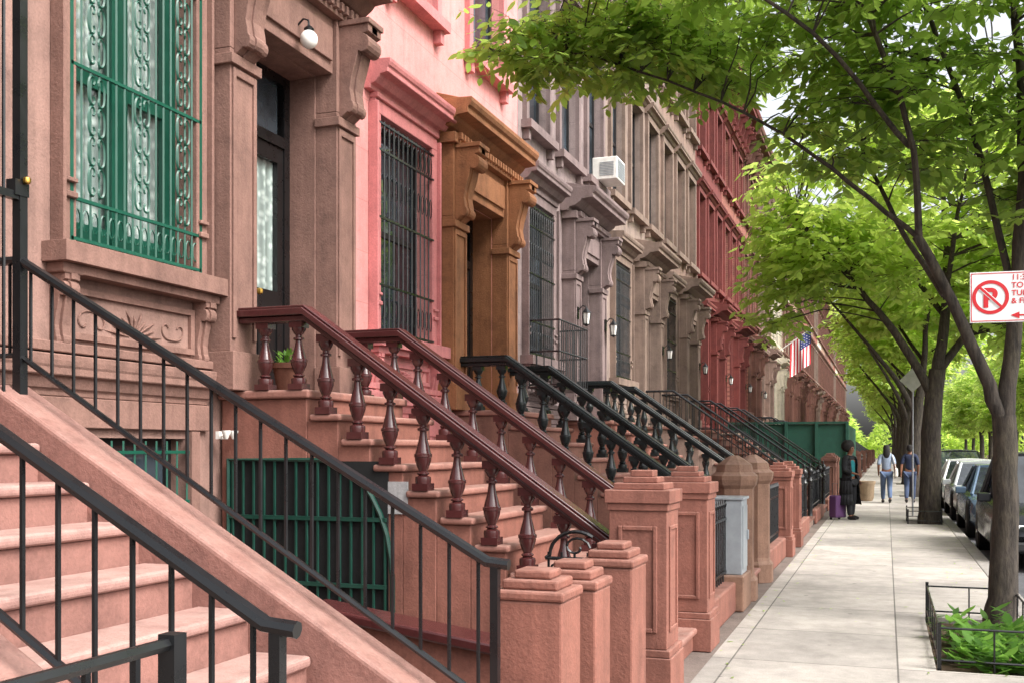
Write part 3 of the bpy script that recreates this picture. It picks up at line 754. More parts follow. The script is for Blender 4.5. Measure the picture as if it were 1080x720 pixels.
# ------------------------------------------------------------------ trees
def leaf_mesh(name,P,D,Nn,L,Wd,mat,parent):
    n=len(P); P=np.array(P);D=np.array(D);S_=np.array(Nn);L=np.array(L)[:,None];Wd=np.array(Wd)[:,None]
    up=np.cross(S_,D)
    v=np.empty((n,6,3)); v[:,0]=P; v[:,1]=P+D*L*.28+S_*Wd*.42-up*Wd*.1; v[:,2]=P+D*L*.62+S_*Wd*.4-up*Wd*.14; v[:,3]=P+D*L-up*L*.08; v[:,4]=P+D*L*.62-S_*Wd*.4-up*Wd*.14; v[:,5]=P+D*L*.28-S_*Wd*.42-up*Wd*.1
    me=bpy.data.meshes.new(name); me.vertices.add(n*6); me.vertices.foreach_set('co',v.reshape(-1))
    me.loops.add(n*6); me.loops.foreach_set('vertex_index',np.arange(n*6)); me.polygons.add(n); me.polygons.foreach_set('loop_start',np.arange(0,n*6,6))
    try: me.polygons.foreach_set('loop_total',np.full(n,6))
    except Exception: pass
    me.materials.append(mat); me.update(calc_edges=True); me.validate()
    o=bpy.data.objects.new(name,me); COL.objects.link(o)
    if parent: o.parent=parent
    return o
P=[];D=[];Sd=[];L=[];Wd=[]
for i in range(50):
    a=R.uniform(0,6.28); d=Vector((math.cos(a)*.6,math.sin(a)*.6,R.uniform(.2,1))).normalized(); s_=d.cross(Vector((0,0,1))).normalized()
    P.append((math.cos(a)*.05,math.sin(a)*.05,.25+R.uniform(0,.1)));D.append(tuple(d));Sd.append(tuple(s_));L.append(R.uniform(.06,.12));Wd.append(.035)
leaf_mesh('leaves',P,D,Sd,L,Wd,LEAF3,POT)
def smooth_path(pts,sub=4):
    pts=[Vector(p) for p in pts]; out=[]
    for i in range(len(pts)-1):
        p0=pts[max(i-1,0)];p1=pts[i];p2=pts[i+1];p3=pts[min(i+2,len(pts)-1)]
        for k in range(sub):
            t=k/sub; out.append(.5*((2*p1)+(p2-p0)*t+(2*p0-5*p1+4*p2-p3)*t*t+(3*p1-p0-3*p2+p3)*t**3))
    out.append(pts[-1]); return out
def make_tree(loc,label,limbs,crowns,ncl,leaf,mat,seed,sub=6,per=9,spray=.5,twigs=True,group='street trees',droop=.3,tr_=.014,wid=.5):
    rr=random.Random(seed)
    root=empty('tree',loc,label,'tree',group)
    mb=MB(); nodes=[]
    for pts,rad in limbs:
        path=smooth_path(pts,5); n=len(path); ii=np.linspace(0,len(rad)-1,n); rs=[float(np.interp(t,range(len(rad)),rad)) for t in ii]
        path=[p+Vector((rr.uniform(-1,1),rr.uniform(-1,1),0))*(.014 if 0<k<n-1 else 0) for k,p in enumerate(path)]
        mb.tube(path,rs,10 if rad[0]>.06 else 6)
        for p,r_ in zip(path,rs):
            if r_<.11 and p.z>2.2: nodes.append((p,r_))
    P=[];D=[];Sd=[];L=[];Wd=[]
    tw=sum(c[3] for c in crowns)
    NP=np.array([tuple(n_[0]) for n_ in nodes])
    centers=[]
    for c,rd,_,wt in crowns:
        k=int(ncl*wt/tw)
        for _i in range(k):
            while True:
                q=Vector((rr.uniform(-1,1),rr.uniform(-1,1),rr.uniform(-1,1)))
                if q.length<=1 and q.length>rr.random()*.75: break
            centers.append(Vector((c[0]+q.x*rd[0],c[1]+q.y*rd[1],c[2]+q.z*rd[2])))
    for c in centers:
        d=np.linalg.norm(NP-np.array(tuple(c)),axis=1)+np.maximum(NP[:,2]-c.z,0)*1.2
        j=int(np.argmin(d)); p=nodes[j][0]
        v=c-p; mid=p+v*.5+Vector((rr.uniform(-.1,.1),rr.uniform(-.1,.1),.12*v.length))
        if twigs: mb.tube([p,p+v*.25+Vector((0,0,.07*v.length)),mid,c],[min(nodes[j][1]*.6,tr_),tr_*.65,tr_*.45,tr_*.25],4,cap=False)
        hd=Vector((v.x,v.y,0)); hd=hd.normalized() if hd.length>.05 else Vector((1,0,0))
        for s_ in range(sub):
            a=rr.uniform(-2.2,2.2); dr=Vector((hd.x*math.cos(a)-hd.y*math.sin(a),hd.x*math.sin(a)+hd.y*math.cos(a),rr.uniform(-.55,.45)))
            dr.normalize(); ln=spray*rr.uniform(.6,1.2)
            st=c-v*rr.uniform(0,.35)
            if twigs: mb.tube([st,st+dr*ln*.5+Vector((0,0,.01)),st+dr*ln+Vector((0,0,-droop*.2*ln))],[.0035,.0025,.0015],3,cap=False)
            side=dr.cross(Vector((0,0,1))); side=side.normalized() if side.length>.01 else Vector((1,0,0))
            for k in range(per):
                t=(k+.6)/per; bp=st+dr*ln*t+Vector((0,0,-droop*.2*ln*t*t)); sg=1 if k%2 else -1
                ld=(dr*rr.uniform(.25,.8)+side*sg*rr.uniform(.5,1)+Vector((0,0,rr.uniform(-.8,.05)))).normalized()
                nn=Vector((rr.uniform(-.8,.8),rr.uniform(-.8,.8),1)); sv=ld.cross(nn); sv=sv.normalized() if sv.length>.01 else side
                s1_=leaf*rr.uniform(.7,1.25)
                P.append(tuple(bp));D.append(tuple(ld));Sd.append(tuple(sv));L.append(s1_);Wd.append(s1_*wid)
    mb.obj('trunk',BARK,root,smooth=True)
    leaf_mesh('crown',P,D,Sd,L,Wd,mat,root)
    return root
limbs=[
 ([(0,0,-.12),(.0,0,.25),(.03,0,1.0),(.02,0,1.95)],[.18,.135,.115,.105]),
 ([(.02,0,1.8),(-.16,-.07,2.35),(-.44,-.18,3.0),(-.74,-.28,3.6)],[.075,.06,.05,.044]),
 ([(-.74,-.28,3.6),(-1.5,-.25,4.3),(-2.3,-.3,4.9),(-3.5,-.5,5.45),(-4.3,-.65,5.65),(-4.8,-.7,5.6)],[.03,.021,.015,.011,.007,.004]),
 ([(-.72,-.27,3.55),(-.82,-.5,4.6),(-1.3,-.7,6.0),(-1.7,-1,8)],[.04,.03,.022,.01]),
 ([(.02,0,1.85),(.12,.05,3.0),(.2,.15,4.5),(.1,.4,6.5),(-.1,.6,8.6)],[.085,.068,.05,.033,.012]),
 ([(.12,.05,2.9),(-.15,.3,4.4),(-.7,.7,6.3),(-1.1,1.1,8.2)],[.04,.032,.022,.01]),
 ([(.18,.1,3.4),(1.3,.3,4.9),(2.6,.3,6.2),(3.6,.3,7)],[.05,.035,.022,.01]),
 ([(.2,.12,4.0),(.6,-1.0,5.2),(.9,-2.3,6.2)],[.035,.022,.01]),
 ([(-.5,-.2,3.05),(-1.0,.5,4.1),(-1.3,1.2,5.1),(-1.5,1.8,6.0)],[.03,.022,.015,.01]),
 ([(-.8,-.4,4.4),(-1.6,-1.3,5.2),(-2.6,-1.9,5.8)],[.028,.018,.01]),
 ([(.2,.12,4.2),(.3,1.5,5.2),(.2,3,6)],[.035,.022,.01]),
 ([(-1.1,-.6,5.6),(-2.2,-.5,6.3),(-3.4,-.3,6.9)],[.024,.016,.01]),
 ([(-.4,.5,5.4),(-1.5,1.3,6.1),(-2.8,1.8,6.6)],[.024,.016,.01]),
]
crowns=[((-.6,.2,7.2),(3.6,3.4,1.9),0,1.5),((-2.6,.2,6.15),(2.2,1.7,.75),0,1.0),((1.6,.2,6.1),(2.3,2.4,1.6),0,.95),((.4,-1.6,5.9),(1.4,1.4,.9),0,.35),((-4.3,-.65,5.65),(.5,.5,.27),0,.11),((.75,.3,4.4),(.9,1.1,1.0),0,.42),((-.9,.3,4.95),(1.2,1.0,.75),0,.46),((-3.3,-.4,5.65),(.9,.6,.35),0,.17)]
make_tree((1.0,10.6,0),'slim street tree with forked dark trunk in a fenced pit',limbs,crowns,690,.14,LEAF1,3,6,8,.48)

limbs2=[
 ([(0,0,-.12),(.0,0,.4),(.02,0,2.0),(.15,0,3.4)],[.31,.24,.215,.18]),
 ([(.05,0,2.8),(-.6,-.2,4.0),(-1.5,-.4,5.2),(-2.8,-.6,6.8)],[.11,.09,.06,.03]),
 ([(.15,0,3.4),(.35,.1,5),(.3,.2,7),(.1,.2,9)],[.14,.1,.06,.03]),
 ([(.15,0,3.3),(1.2,.3,4.8),(2.6,.5,6.4)],[.1,.07,.03]),
 ([(.3,.1,4.6),(-.5,1.2,6),(-1,2.6,7.4)],[.07,.05,.02]),
 ([(.3,.1,4.6),(.4,-1.4,6),(.6,-2.8,7.2)],[.07,.05,.02]),
]
crowns2=[((0,0,7.4),(3.9,4.2,2.3),0,2.4),((-2.5,0,6.2),(1.7,2.4,1.1),0,.8),((2.6,0,5.7),(2.4,3,1.9),0,1.3),((-3.7,.4,5.0),(.6,.9,.6),0,.1)]
tb=make_tree((.92,25.1,0),'thick trunked street tree with bright spring leaves',limbs2,crowns2,490,.25,LEAF2,11,5,8,.85,twigs=True,tr_=.02)
crowns3=[((0,0,7.8),(3.2,3.8,2.0),0,3),((-1.2,1,6.5),(1.9,2.0,.7),0,.5),((1.4,-1,6.4),(2,2.2,.7),0,.5)]
tc=make_tree((.9,38.4,0),'street tree with yellow green leaves',limbs2,crowns3,320,.3,LEAF2,21,5,8,.9,twigs=False)
crowns4=[((0,0,6.6),(3.8,4.2,3.0),0,3),((-1.2,1,4.6),(2.2,2.2,1.4),0,1),((1.4,-1,4.6),(2.2,2.4,1.4),0,1)]
td=make_tree((11.2,46,0),'street tree across the road with yellow green leaves',limbs2,crowns4,420,.32,LEAF2,31,5,8,.9,twigs=False)
for k,y in enumerate((51.2,64,77,90,104,118,132,146,160)):
    copy_tree(tc,(.9,y,0),R.uniform(0,6.28),R.uniform(.9,1.05),'street tree with yellow green leaves')
for k,y in enumerate((58,70,82,94,106,118,130,142,156,170)):
    copy_tree(td,(11.2,y,0),R.uniform(0,6.28),R.uniform(.9,1.25))
P=[];D=[];Sd=[];L=[];Wd=[]
for i in range(16000):
    x=R.uniform(-22,40); y=R.uniform(176,200); top=9+4*math.sin(x*.35)+2.5*math.sin(x*.9+1); z=R.uniform(.0,1)**.8*top
    d=Vector((R.uniform(-1,1),R.uniform(-1,1),R.uniform(-.7,.3))).normalized(); s_=d.cross(Vector((R.uniform(-.5,.5),R.uniform(-.5,.5),1))).normalized()
    P.append((x,y,z));D.append(tuple(d));Sd.append(tuple(s_));L.append(R.uniform(.6,1.1));Wd.append(.5)
o=leaf_mesh('wood',P,D,Sd,L,Wd,LEAF2,None); o['kind']='stuff'

def pit_fence(x0,x1,y0,y1,h,label):
    r=empty('tree_pit_fence',((x0+x1)/2,(y0+y1)/2,0),label,'fence','low tree pit fences'); w=(x1-x0)/2; d=(y1-y0)/2
    mb=MB()
    C=[(-w,-d),(w,-d),(w,d),(-w,d)]
    for k in range(4):
        a=C[k]; b=C[(k+1)%4]
        mb.box(a[0]-.014,a[0]+.014,a[1]-.014,a[1]+.014,-.05,h+.02)
        L_=math.hypot(b[0]-a[0],b[1]-a[1])
        for z in (.07,h-.02): mb.tube([(a[0],a[1],z),(b[0],b[1],z)],.009,5)
        n=max(2,int(L_/.36))
        for j in range(1,n):
            p=(a[0]+(b[0]-a[0])*j/n,a[1]+(b[1]-a[1])*j/n)
            mb.tube([(p[0],p[1],.0),(p[0],p[1],h-.02)],.007,4)
    mb.obj('railing',IRON,r)
pit_fence(.37,1.12,PY0+.05,PY1-.05,.33,'low black iron fence around the tree pit')
pit_fence(.44,1.12,24.3,25.9,.3,'low black iron fence around a thick tree')
P=[];D=[];Sd=[];L=[];Wd=[]
for c in range(46):
    cx=R.uniform(.5,1.04); cy=R.uniform(PY0+.15,10.1); hh=R.uniform(.05,.3)
    for i in range(13):
        a=R.uniform(0,6.28); d=Vector((math.cos(a),math.sin(a),R.uniform(-.1,.9))).normalized(); s_=d.cross(Vector((0,0,1))).normalized()
        P.append((cx+math.cos(a)*.02,cy+math.sin(a)*.02,-.06+hh*R.random()));D.append(tuple(d));Sd.append(tuple(s_));l=R.uniform(.1,.22);L.append(l);Wd.append(l*.42)
o=leaf_mesh('ground_cover',P,D,Sd,L,Wd,LEAF3,None); o['kind']='stuff'
P=[];D=[];Sd=[];L=[];Wd=[]
for c in range(420):
    cx=R.choice((R.uniform(-1.25,1.2),R.uniform(.7,1.2),R.uniform(-1.28,-1.0))); cy=R.uniform(4,34)
    if .33<cx<1.18 and PY0-.02<cy<PY1+.02: continue
    a=R.uniform(0,6.28); d=Vector((math.cos(a),math.sin(a),R.uniform(0,.25))).normalized(); s_=d.cross(Vector((0,0,1))).normalized()
    P.append((cx,cy,.009));D.append(tuple(d));Sd.append(tuple(s_));l=R.uniform(.025,.06);L.append(l);Wd.append(l*.5)
o=leaf_mesh('fallen_leaves',P,D,Sd,L,Wd,LEAF1,None); o['kind']='stuff'
mb=MB(); mb.box(.352,1.158,PY0+.002,PY1-.002,-.15,-.05); struct(mb.obj('soil',EARTH))

# ------------------------------------------------------------------ parking sign
SIGNW=paint('sign_white',(214,214,212),.35,var=.03); SIGNR=paint('sign_red',(180,20,30),.4,var=.05); STEEL=paint('galvanised_steel',(150,152,155),.45,.8)
def text_obj(txt,size,mat,parent,loc,rot=(math.pi/2,0,0),name='lettering',bold=.0,align='LEFT'):
    cu=bpy.data.curves.new('t','FONT'); cu.body=txt; cu.size=size; cu.offset=bold; cu.align_x=align
    o=bpy.data.objects.new('t',cu); COL.objects.link(o)
    bpy.context.view_layer.update()
    me=bpy.data.meshes.new_from_object(o.evaluated_get(bpy.context.evaluated_depsgraph_get()))
    bpy.data.objects.remove(o); me.materials.clear(); me.materials.append(mat)
    n=bpy.data.objects.new(name,me); COL.objects.link(n); n.parent=parent; n.location=loc; n.rotation_euler=rot; return n
r=empty('parking_sign',(.975,6.95,0),'white and red no parking sign on a steel post','sign',rot=math.radians(4))
mb=MB(); mb.box(-.0,.05,.0,.03,0,2.95); mb.obj('pole',STEEL,r)
mb=MB(); mb.box(-.5,.06,-.012,-.008,2.405,2.71); mb.obj('sign_plate',SIGNW,r)
mb=MB(); RC=(-.385,2.557)
def ring(cx,cz,r0,r1,y,n=40,mi=0):
    for k in range(n):
        a=2*math.pi*k/n;b=2*math.pi*(k+1)/n
        mb.face([(cx+r0*math.cos(a),y,cz+r0*math.sin(a)),(cx+r1*math.cos(a),y,cz+r1*math.sin(a)),(cx+r1*math.cos(b),y,cz+r1*math.sin(b)),(cx+r0*math.cos(b),y,cz+r0*math.sin(b))],mi)
ring(RC[0],RC[1],.082,.103,-.0145)
def slash(y,hwid,ln,mi):
    a=math.radians(-45); dx,dz=math.cos(a)*ln,math.sin(a)*ln; px,pz=-math.sin(a)*hwid,math.cos(a)*hwid
    mb.face([(RC[0]-dx+px,y,RC[1]-dz+pz),(RC[0]+dx+px,y,RC[1]+dz+pz),(RC[0]+dx-px,y,RC[1]+dz-pz),(RC[0]-dx-px,y,RC[1]-dz-pz)],mi)
slash(-.0165,.0115,.08,1); slash(-.0175,.0075,.088,0)
for (x0,x1,z0,z1) in ((-.494,.054,2.698,2.703),(-.494,.054,2.412,2.417),(-.494,-.489,2.417,2.698),(.049,.054,2.417,2.698)):
    mb.face([(x0,-.0145,z0),(x1,-.0145,z0),(x1,-.0145,z1),(x0,-.0145,z1)])
mb.face([(-.23,-.0145,2.440),(.03,-.0145,2.440),(.03,-.0145,2.450),(-.23,-.0145,2.450)])
mb.face([(-.275,-.0145,2.445),(-.225,-.0145,2.424),(-.225,-.0145,2.466)])
mb.obj('sign_symbol',[SIGNR,SIGNW],r,fixn=False)
text_obj('P',.158,SIGNR,r,(-.43,-.0155,2.5),bold=.006)
text_obj('11:30AM\nTO 1PM\nTUES\n& FRI',.047,SIGNR,r,(-.27,-.0155,2.657),bold=.0008)
r=empty('warning_sign',(.60,27.2,0),'pale grey back of a diamond road sign on a post','sign')
mb=MB(); mb.tube([(0,0,0),(0,0,3.5)],.022,8); mb.obj('pole',STEEL,r)
mb=MB(); mb.prism([(-.3,3.3),(0,3.0),(.3,3.3),(0,3.6)],'y',-.045,-.035); mb.obj('sign_plate',paint('pale_sign_back',(190,192,184),.5),r)

# ------------------------------------------------------------------ cars
CG=glassmat('car_glass',(.01,.012,.014,1),.03)
LAMP=paint('headlight_glass',(215,220,225),.15); TAIL=paint('tail_light_red',(170,20,20),.2)
BUMP=paint('bumper_plastic',(35,35,37),.6)
def car(loc,pmat,label,suv=False,rot=0):
    r=empty('parked_car',loc,label,'car','cars parked along the kerb',rot)
    H=1.72 if suv else 1.45; b=.95 if suv else .86; hwid=.92
    st=[(-2.3,.38,.62+(.1 if suv else 0),.74),(-2.22,.26,b-.08,.86),(-1.9,.22,b+.0,.9),(-1.2,.2,b+.03,hwid),(0,.2,b+.02,hwid),(.8,.2,b,hwid),(1.3,.2,b-.02,.9),(1.9,.22,b-.1,.87),(2.2,.27,b-.22,.8),(2.3,.38,b-.36,.7)]
    mb=MB(); rings=[]
    for y,zb,zd,w in st:
        rings.append([(-w*.88,y,zb),(-w,y,zb+.14),(-w*1.0,y,zd-.2),(-w*.96,y,zd-.06),(-w*.84,y,zd),(0,y,zd+.03),(w*.84,y,zd),(w*.96,y,zd-.06),(w,y,zd-.2),(w,y,zb+.14),(w*.88,y,zb)])
    mb.loft(rings)
    rf,rb=(.35,-1.75) if suv else (.25,-1.0)
    mb.loft([[(-.58,rf,H-.03),(0,rf,H),(.58,rf,H-.03),(.56,rf,H-.07),(-.56,rf,H-.07)],[(-.64,(rf+rb)/2,H-.02),(0,(rf+rb)/2,H+.02),(.64,(rf+rb)/2,H-.02),(.62,(rf+rb)/2,H-.07),(-.62,(rf+rb)/2,H-.07)],[(-.58,rb,H-.05),(0,rb,H-.02),(.58,rb,H-.05),(.56,rb,H-.09),(-.56,rb,H-.09)]])
    fb=1.15; bb=-2.1 if suv else -1.75
    for s in (-1,1):
        for (ya,yb) in ((fb,rf),(-.3,-.32),(bb,rb)):
            mb.tube([(s*.80,ya,b-.02),(s*.6,yb,H-.06)],.035,5)
        if suv: mb.tube([(s*.81,-1.25,b),(s*.61,-1.25,H-.06)],.03,5)
    body=mb.obj('body',pmat,r,smooth=True)
    mb=MB(); mb.loft([[(-.79,fb,b-.03),(.79,fb,b-.03),(.79,bb,b-.03),(-.79,bb,b-.03)],[(-.575,rf+.02,H-.07),(.575,rf+.02,H-.07),(.575,rb-.02,H-.08),(-.575,rb-.02,H-.08)]])
    mb.obj('windows',CG,r)
    for s in (-1,1):
        for y in (-1.42,1.4):
            mt=MB(); mt.M=Matrix.Translation((s*.82,y,.33-.0))@Matrix.Rotation(math.pi/2,4,'Y')
            mt.lathe(0,0,[(.2,-.1),(.31,-.1),(.335,-.07),(.335,.07),(.31,.1),(.2,.1)],22)
            w=mt.obj('wheel',RUBBER,r,smooth=True)
            mt=MB(); mt.M=Matrix.Translation((s*.82,y,.33))@Matrix.Rotation(math.pi/2,4,'Y')
            mt.lathe(0,0,[(.21,-.09),(.21,.09),(.18,.1),(.17,.085),(.05,.095),(.03,.11)] if s>0 else [(.03,-.11),(.05,-.095),(.17,-.085),(.18,-.1),(.21,-.09),(.21,.09)],16)
            mt.obj('rim',CHROME,w,smooth=True)
            ma=MB(); ma.M=Matrix.Translation((s*.79,y,.35))@Matrix.Rotation(math.pi/2,4,'Y'); ma.lathe(0,0,[(.39,-.115),(.39,.115)],24); ma.obj('wheel_arch',DARK,r)
        ml=MB(); ml.lathe(0,0,[(.02,-.1),(.1,-.06),(.12,0),(.1,.06),(.02,.1)],10); 
        o=ml.obj('headlight',LAMP,r,smooth=True,loc=(s*.62,2.16,b-.32)); o.scale=(1.2,.9,.75)
        ml=MB(); ml.box(-.11,.11,-.04,.04,-.1,.12); ml.obj('tail_light',TAIL,r,bevel=.02,loc=(s*.7,-2.24,b-.2))
        ml=MB(); ml.box(-.1,.1,-.05,.05,-.07,.07); ml.obj('wing_mirror',pmat,r,bevel=.02,loc=(s*.98,.75,b+.06))
    ml=MB(); ml.box(-.16,.16,-2.33,-2.3,.52,.67); ml.obj('number_plate',SIGNW,r)
    ml=MB(); ml.box(-.8,.8,-2.34,-2.24,.34,.5); ml.obj('bumper',BUMP,r,bevel=.03)
    ml=MB(); ml.box(-.72,.72,2.24,2.34,.3,.44); ml.obj('bumper',BUMP,r,bevel=.03)
    ml=MB(); ml.box(-.4,.4,2.27,2.325,.46,.6); ml.obj('grille',DARK,r)
    return r
cols=[((38,40,44),'black parked estate car',True),((84,104,124),'slate blue parked saloon car',False),((196,200,203),'silver parked saloon car',False),((214,214,212),'white parked saloon car',False),((30,32,36),'dark parked car',True),((140,145,150),'grey parked saloon car',False)]
proto=[]
cy=18.7
for k in range(24):
    c,l,sv=cols[k%6]
    if k<6:
        pm=paint('car_paint_%s'%l.split()[0],c,.2,.3,spec=.6,var=.04)
        o=car((2.42,cy,-.13),pm,l+' beside the kerb',sv,rot=math.pi); proto.append(o)
    else: copy_tree(proto[k%6],(2.42,cy,-.13),math.pi)
    cy+=5.45

# ------------------------------------------------------------------ people
SKIN=paint('dark_skin',(120,78,56),.55,var=.04); HAIR=paint('black_hair',(20,16,15),.8)
def skin_mesh(name,verts,edges,rad,mat,parent,sub=2,root=0):
    me=bpy.data.meshes.new(name); me.from_pydata(verts,edges,[]); me.materials.append(mat)
    o=bpy.data.objects.new(name,me); COL.objects.link(o); o.parent=parent
    md=o.modifiers.new('Skin','SKIN'); md.use_smooth_shade=True
    for i,r_ in enumerate(rad):
        d=me.skin_vertices[0].data[i]; d.radius=(r_,r_) if not hasattr(r_,'__len__') else r_; d.use_root=(i==root)
    s=o.modifiers.new('Sub','SUBSURF'); s.levels=sub; s.render_levels=sub
    return o
def person(loc,rot,label,top,bottom,J,hairstyle,shoe,sleeve=True,coat=None):
    r=empty('person',loc,label,'person',rot=rot)
    V=[];E=[];Rd=[];ix={}
    def add(n,p,rd,par=None):
        ix[n]=len(V); V.append(p); Rd.append(rd)
        if par: E.append((ix[par],ix[n]))
    add('pelvis',(0,0,.95),(.135,.1)); add('waist',(0,0,1.1),(.115,.085),'pelvis'); add('chest',(0,0.0,1.3),(.15,.1),'waist'); add('nb',(0,-.01,1.44),(.07,.06),'chest')
    add('neck',(0,.0,1.51),(.048,.05),'nb'); add('jaw',(0,.025,1.56),(.062,.07),'neck'); add('head',(0,.015,1.635),(.078,.095),'jaw'); add('crown',(0,.005,1.7),(.06,.07),'head')
    add('nose',(0,.115,1.61),(.012,.012),'head')
    for s,n in ((-1,'l'),(1,'r')):
        j=J[n]
        add('sh'+n,(s*.17,0,1.4),.056,'nb'); add('el'+n,j['el'],.042,'sh'+n); add('wr'+n,j['wr'],.027,'el'+n)
        w=Vector(j['wr']); dr=(w-Vector(j['el'])).normalized(); palm=w+dr*.07; add('pa'+n,tuple(palm),(.03,.018),'wr'+n)
        for f in range(4):
            off=Vector((0,1,0))*(f-1.5)*.02; ln=(.065,.08,.085,.07)[f]
            add('f%d%s'%(f,n),tuple(palm+dr*.04+off),.009,'pa'+n); add('g%d%s'%(f,n),tuple(palm+dr*(.04+ln*.6)+off+Vector((-s*.015,0,0))),.0075,'f%d%s'%(f,n))
        add('t'+n,tuple(w+dr*.05+Vector((-s*.01,.04,0))),.011,'pa'+n); add('u'+n,tuple(w+dr*.1+Vector((-s*.02,.055,0))),.009,'t'+n)
        add('hp'+n,(s*.09,0,.88),.088,'pelvis'); add('kn'+n,j['kn'],.057,'hp'+n); add('cf'+n,tuple(Vector(j['kn'])*.6+Vector(j['an'])*.4+Vector((0,-.015,0))),.052,'kn'+n); add('an'+n,j['an'],.036,'cf'+n)
        add('to'+n,j['to'],.03,'an'+n)
    skin_mesh('body',V,E,Rd,SKIN,r)
    def sub(names,edges,grow,mat,nm):
        m={n:i for i,n in enumerate(names)}
        rr_=[]
        for n in names:
            q=Rd[ix[n]]; rr_.append(tuple(a+grow for a in q) if hasattr(q,'__len__') else q+grow)
        skin_mesh(nm,[V[ix[n]] for n in names],[(m[a],m[b]) for a,b in edges],rr_,mat,r)
    arm=[('nb','shl'),('shl','ell'),('nb','shr'),('shr','elr')]+([('ell','wrl'),('elr','wrr')] if sleeve else [])
    if coat:
        sub(['pelvis','waist','chest','nb'],[('pelvis','waist'),('waist','chest'),('chest','nb')],.02,top,'shirt')
        sub(['nb','shl','ell','wrl','shr','elr','wrr'],arm,.028,coat,'coat_sleeves')
    else:
        sub(['pelvis','waist','chest','nb','shl','ell','shr','elr']+(['wrl','wrr'] if sleeve else []),[('pelvis','waist'),('waist','chest'),('chest','nb')]+arm,.02,top,'shirt')
    sub(['pelvis','hpl','knl','cfl','anl','hpr','knr','cfr','anr'],[('pelvis','hpl'),('hpl','knl'),('knl','cfl'),('cfl','anl'),('pelvis','hpr'),('hpr','knr'),('knr','cfr'),('cfr','anr')],.022,bottom,'trousers')
    for s,n in ((-1,'l'),(1,'r')):
        a=Vector(J[n]['an']); t=Vector(J[n]['to']); 
        mb=MB(); mb.tube([a+Vector((0,-.05,-.045)),a+Vector((0,0,-.035)),(a+t)/2+Vector((0,.01,-.01)),t+Vector((0,.03,0))],[.035,.05,.045,.03],8); mb.obj('shoe',shoe,r,smooth=True)
        mb=MB(); mb.lathe(s*.032,.098,[(.003,-.012),(.012,0),(.003,.012)],8,z0=1.645); mb.obj('eye',HAIR,r,smooth=True)
    mb=MB()
    if hairstyle=='afro':
        rnd=random.Random(4); n=14
        rings=[]
        for i in range(1,10):
            ph=math.pi*i/10; rings.append([(.165*math.sin(ph)*math.cos(2*math.pi*k/n)*(1+rnd.uniform(-.06,.06)),-.035+.16*math.sin(ph)*math.sin(2*math.pi*k/n)*(.75 if math.sin(2*math.pi*k/n)>0 else 1),1.7+.15*math.cos(ph)) for k in range(n)])
        mb.loft(rings)
    elif hairstyle=='long':
        mb.loft([[(rx*math.cos(2*math.pi*k/12),oy+ry*math.sin(2*math.pi*k/12),z) for k in range(12)] for rx,ry,oy,z in ((.02,.02,0,1.755),(.075,.085,-.005,1.735),(.098,.1,-.02,1.67),(.1,.07,-.055,1.58),(.1,.05,-.075,1.48),(.07,.03,-.09,1.38),(.02,.01,-.09,1.34))])
    else:
        mb.loft([[(rx*math.cos(2*math.pi*k/12),oy+ry*math.sin(2*math.pi*k/12),z) for k in range(12)] for rx,ry,oy,z in ((.02,.02,0,1.75),(.07,.08,-.005,1.735),(.09,.1,-.012,1.68),(.087,.07,-.045,1.6),(.06,.04,-.06,1.55))])
    mb.obj('hair',HAIR,r,smooth=True)
    return r
NAVY=paint('navy_cloth',(26,34,58),.9); JEAN=paint('blue_denim',(54,66,92),.9); BLK=paint('black_cloth',(24,24,28),.9); TEAL=paint('teal_cloth',(28,112,118),.9); SHOE=paint('dark_shoe',(30,26,26),.6); PURP=paint('purple_fabric',(84,50,92),.7); LTB=paint('grey_blue_cloth',(128,140,160),.9); JEAN2=paint('pale_denim',(76,92,120),.9)
walk=dict(l=dict(el=(-.23,-.06,1.13),wr=(-.22,.07,.92),kn=(-.09,.16,.5),an=(-.09,.2,.09),to=(-.09,.33,.04)),r=dict(el=(.23,-.06,1.14),wr=(.24,-.04,.9),kn=(.09,0,.49),an=(.09,-.24,.14),to=(.09,-.13,.04)))
walk2=dict(r=dict(el=(.23,-.02,1.13),wr=(.22,.12,.93),kn=(.09,.14,.5),an=(.09,.15,.09),to=(.09,.28,.04)),l=dict(el=(-.23,-.06,1.14),wr=(-.24,-.1,.92),kn=(-.09,.02,.49),an=(-.09,-.2,.13),to=(-.09,-.09,.04)))
stand=dict(l=dict(el=(-.24,-.05,1.14),wr=(-.25,.05,.93),kn=(-.1,.03,.5),an=(-.1,-.01,.09),to=(-.1,.13,.04)),r=dict(el=(.23,.02,1.14),wr=(.16,.2,1.08),kn=(.1,.07,.5),an=(.12,.1,.09),to=(.13,.24,.04)))
pw=person((-.8,25.3,0),math.radians(-125),'person in long black coat and teal top beside a suitcase',TEAL,BLK,stand,'afro',SHOE,True,BLK)
mb=MB(); rings=[]
n=16
for z,rx,ry in ((1.46,.12,.09),(1.38,.205,.13),(1.25,.205,.145),(1.08,.18,.145),(.9,.21,.18),(.6,.25,.21),(.35,.29,.25)):
    ring_=[]
    for k in range(n+1):
        a=math.radians(90+32)+math.radians(360-64)*k/n
        ring_.append((rx*math.cos(a),ry*math.sin(a)*1.0,z))
    rings.append(ring_)
for A_,B_ in zip(rings,rings[1:]):
    for k in range(n): mb.face([A_[k],A_[k+1],B_[k+1],B_[k]])
o=mb.obj('long_coat',BLK,pw,smooth=True); sd=o.modifiers.new('Solid','SOLIDIFY'); sd.thickness=.012
person((-.0,33.2,0),0.05,'person in grey blue shirt and jeans walking away',LTB,JEAN2,walk,'long',SHOE,False)
person((.66,33.4,0),-.05,'person in navy top and jeans walking away',NAVY,JEAN,walk2,'short',SHOE,False)
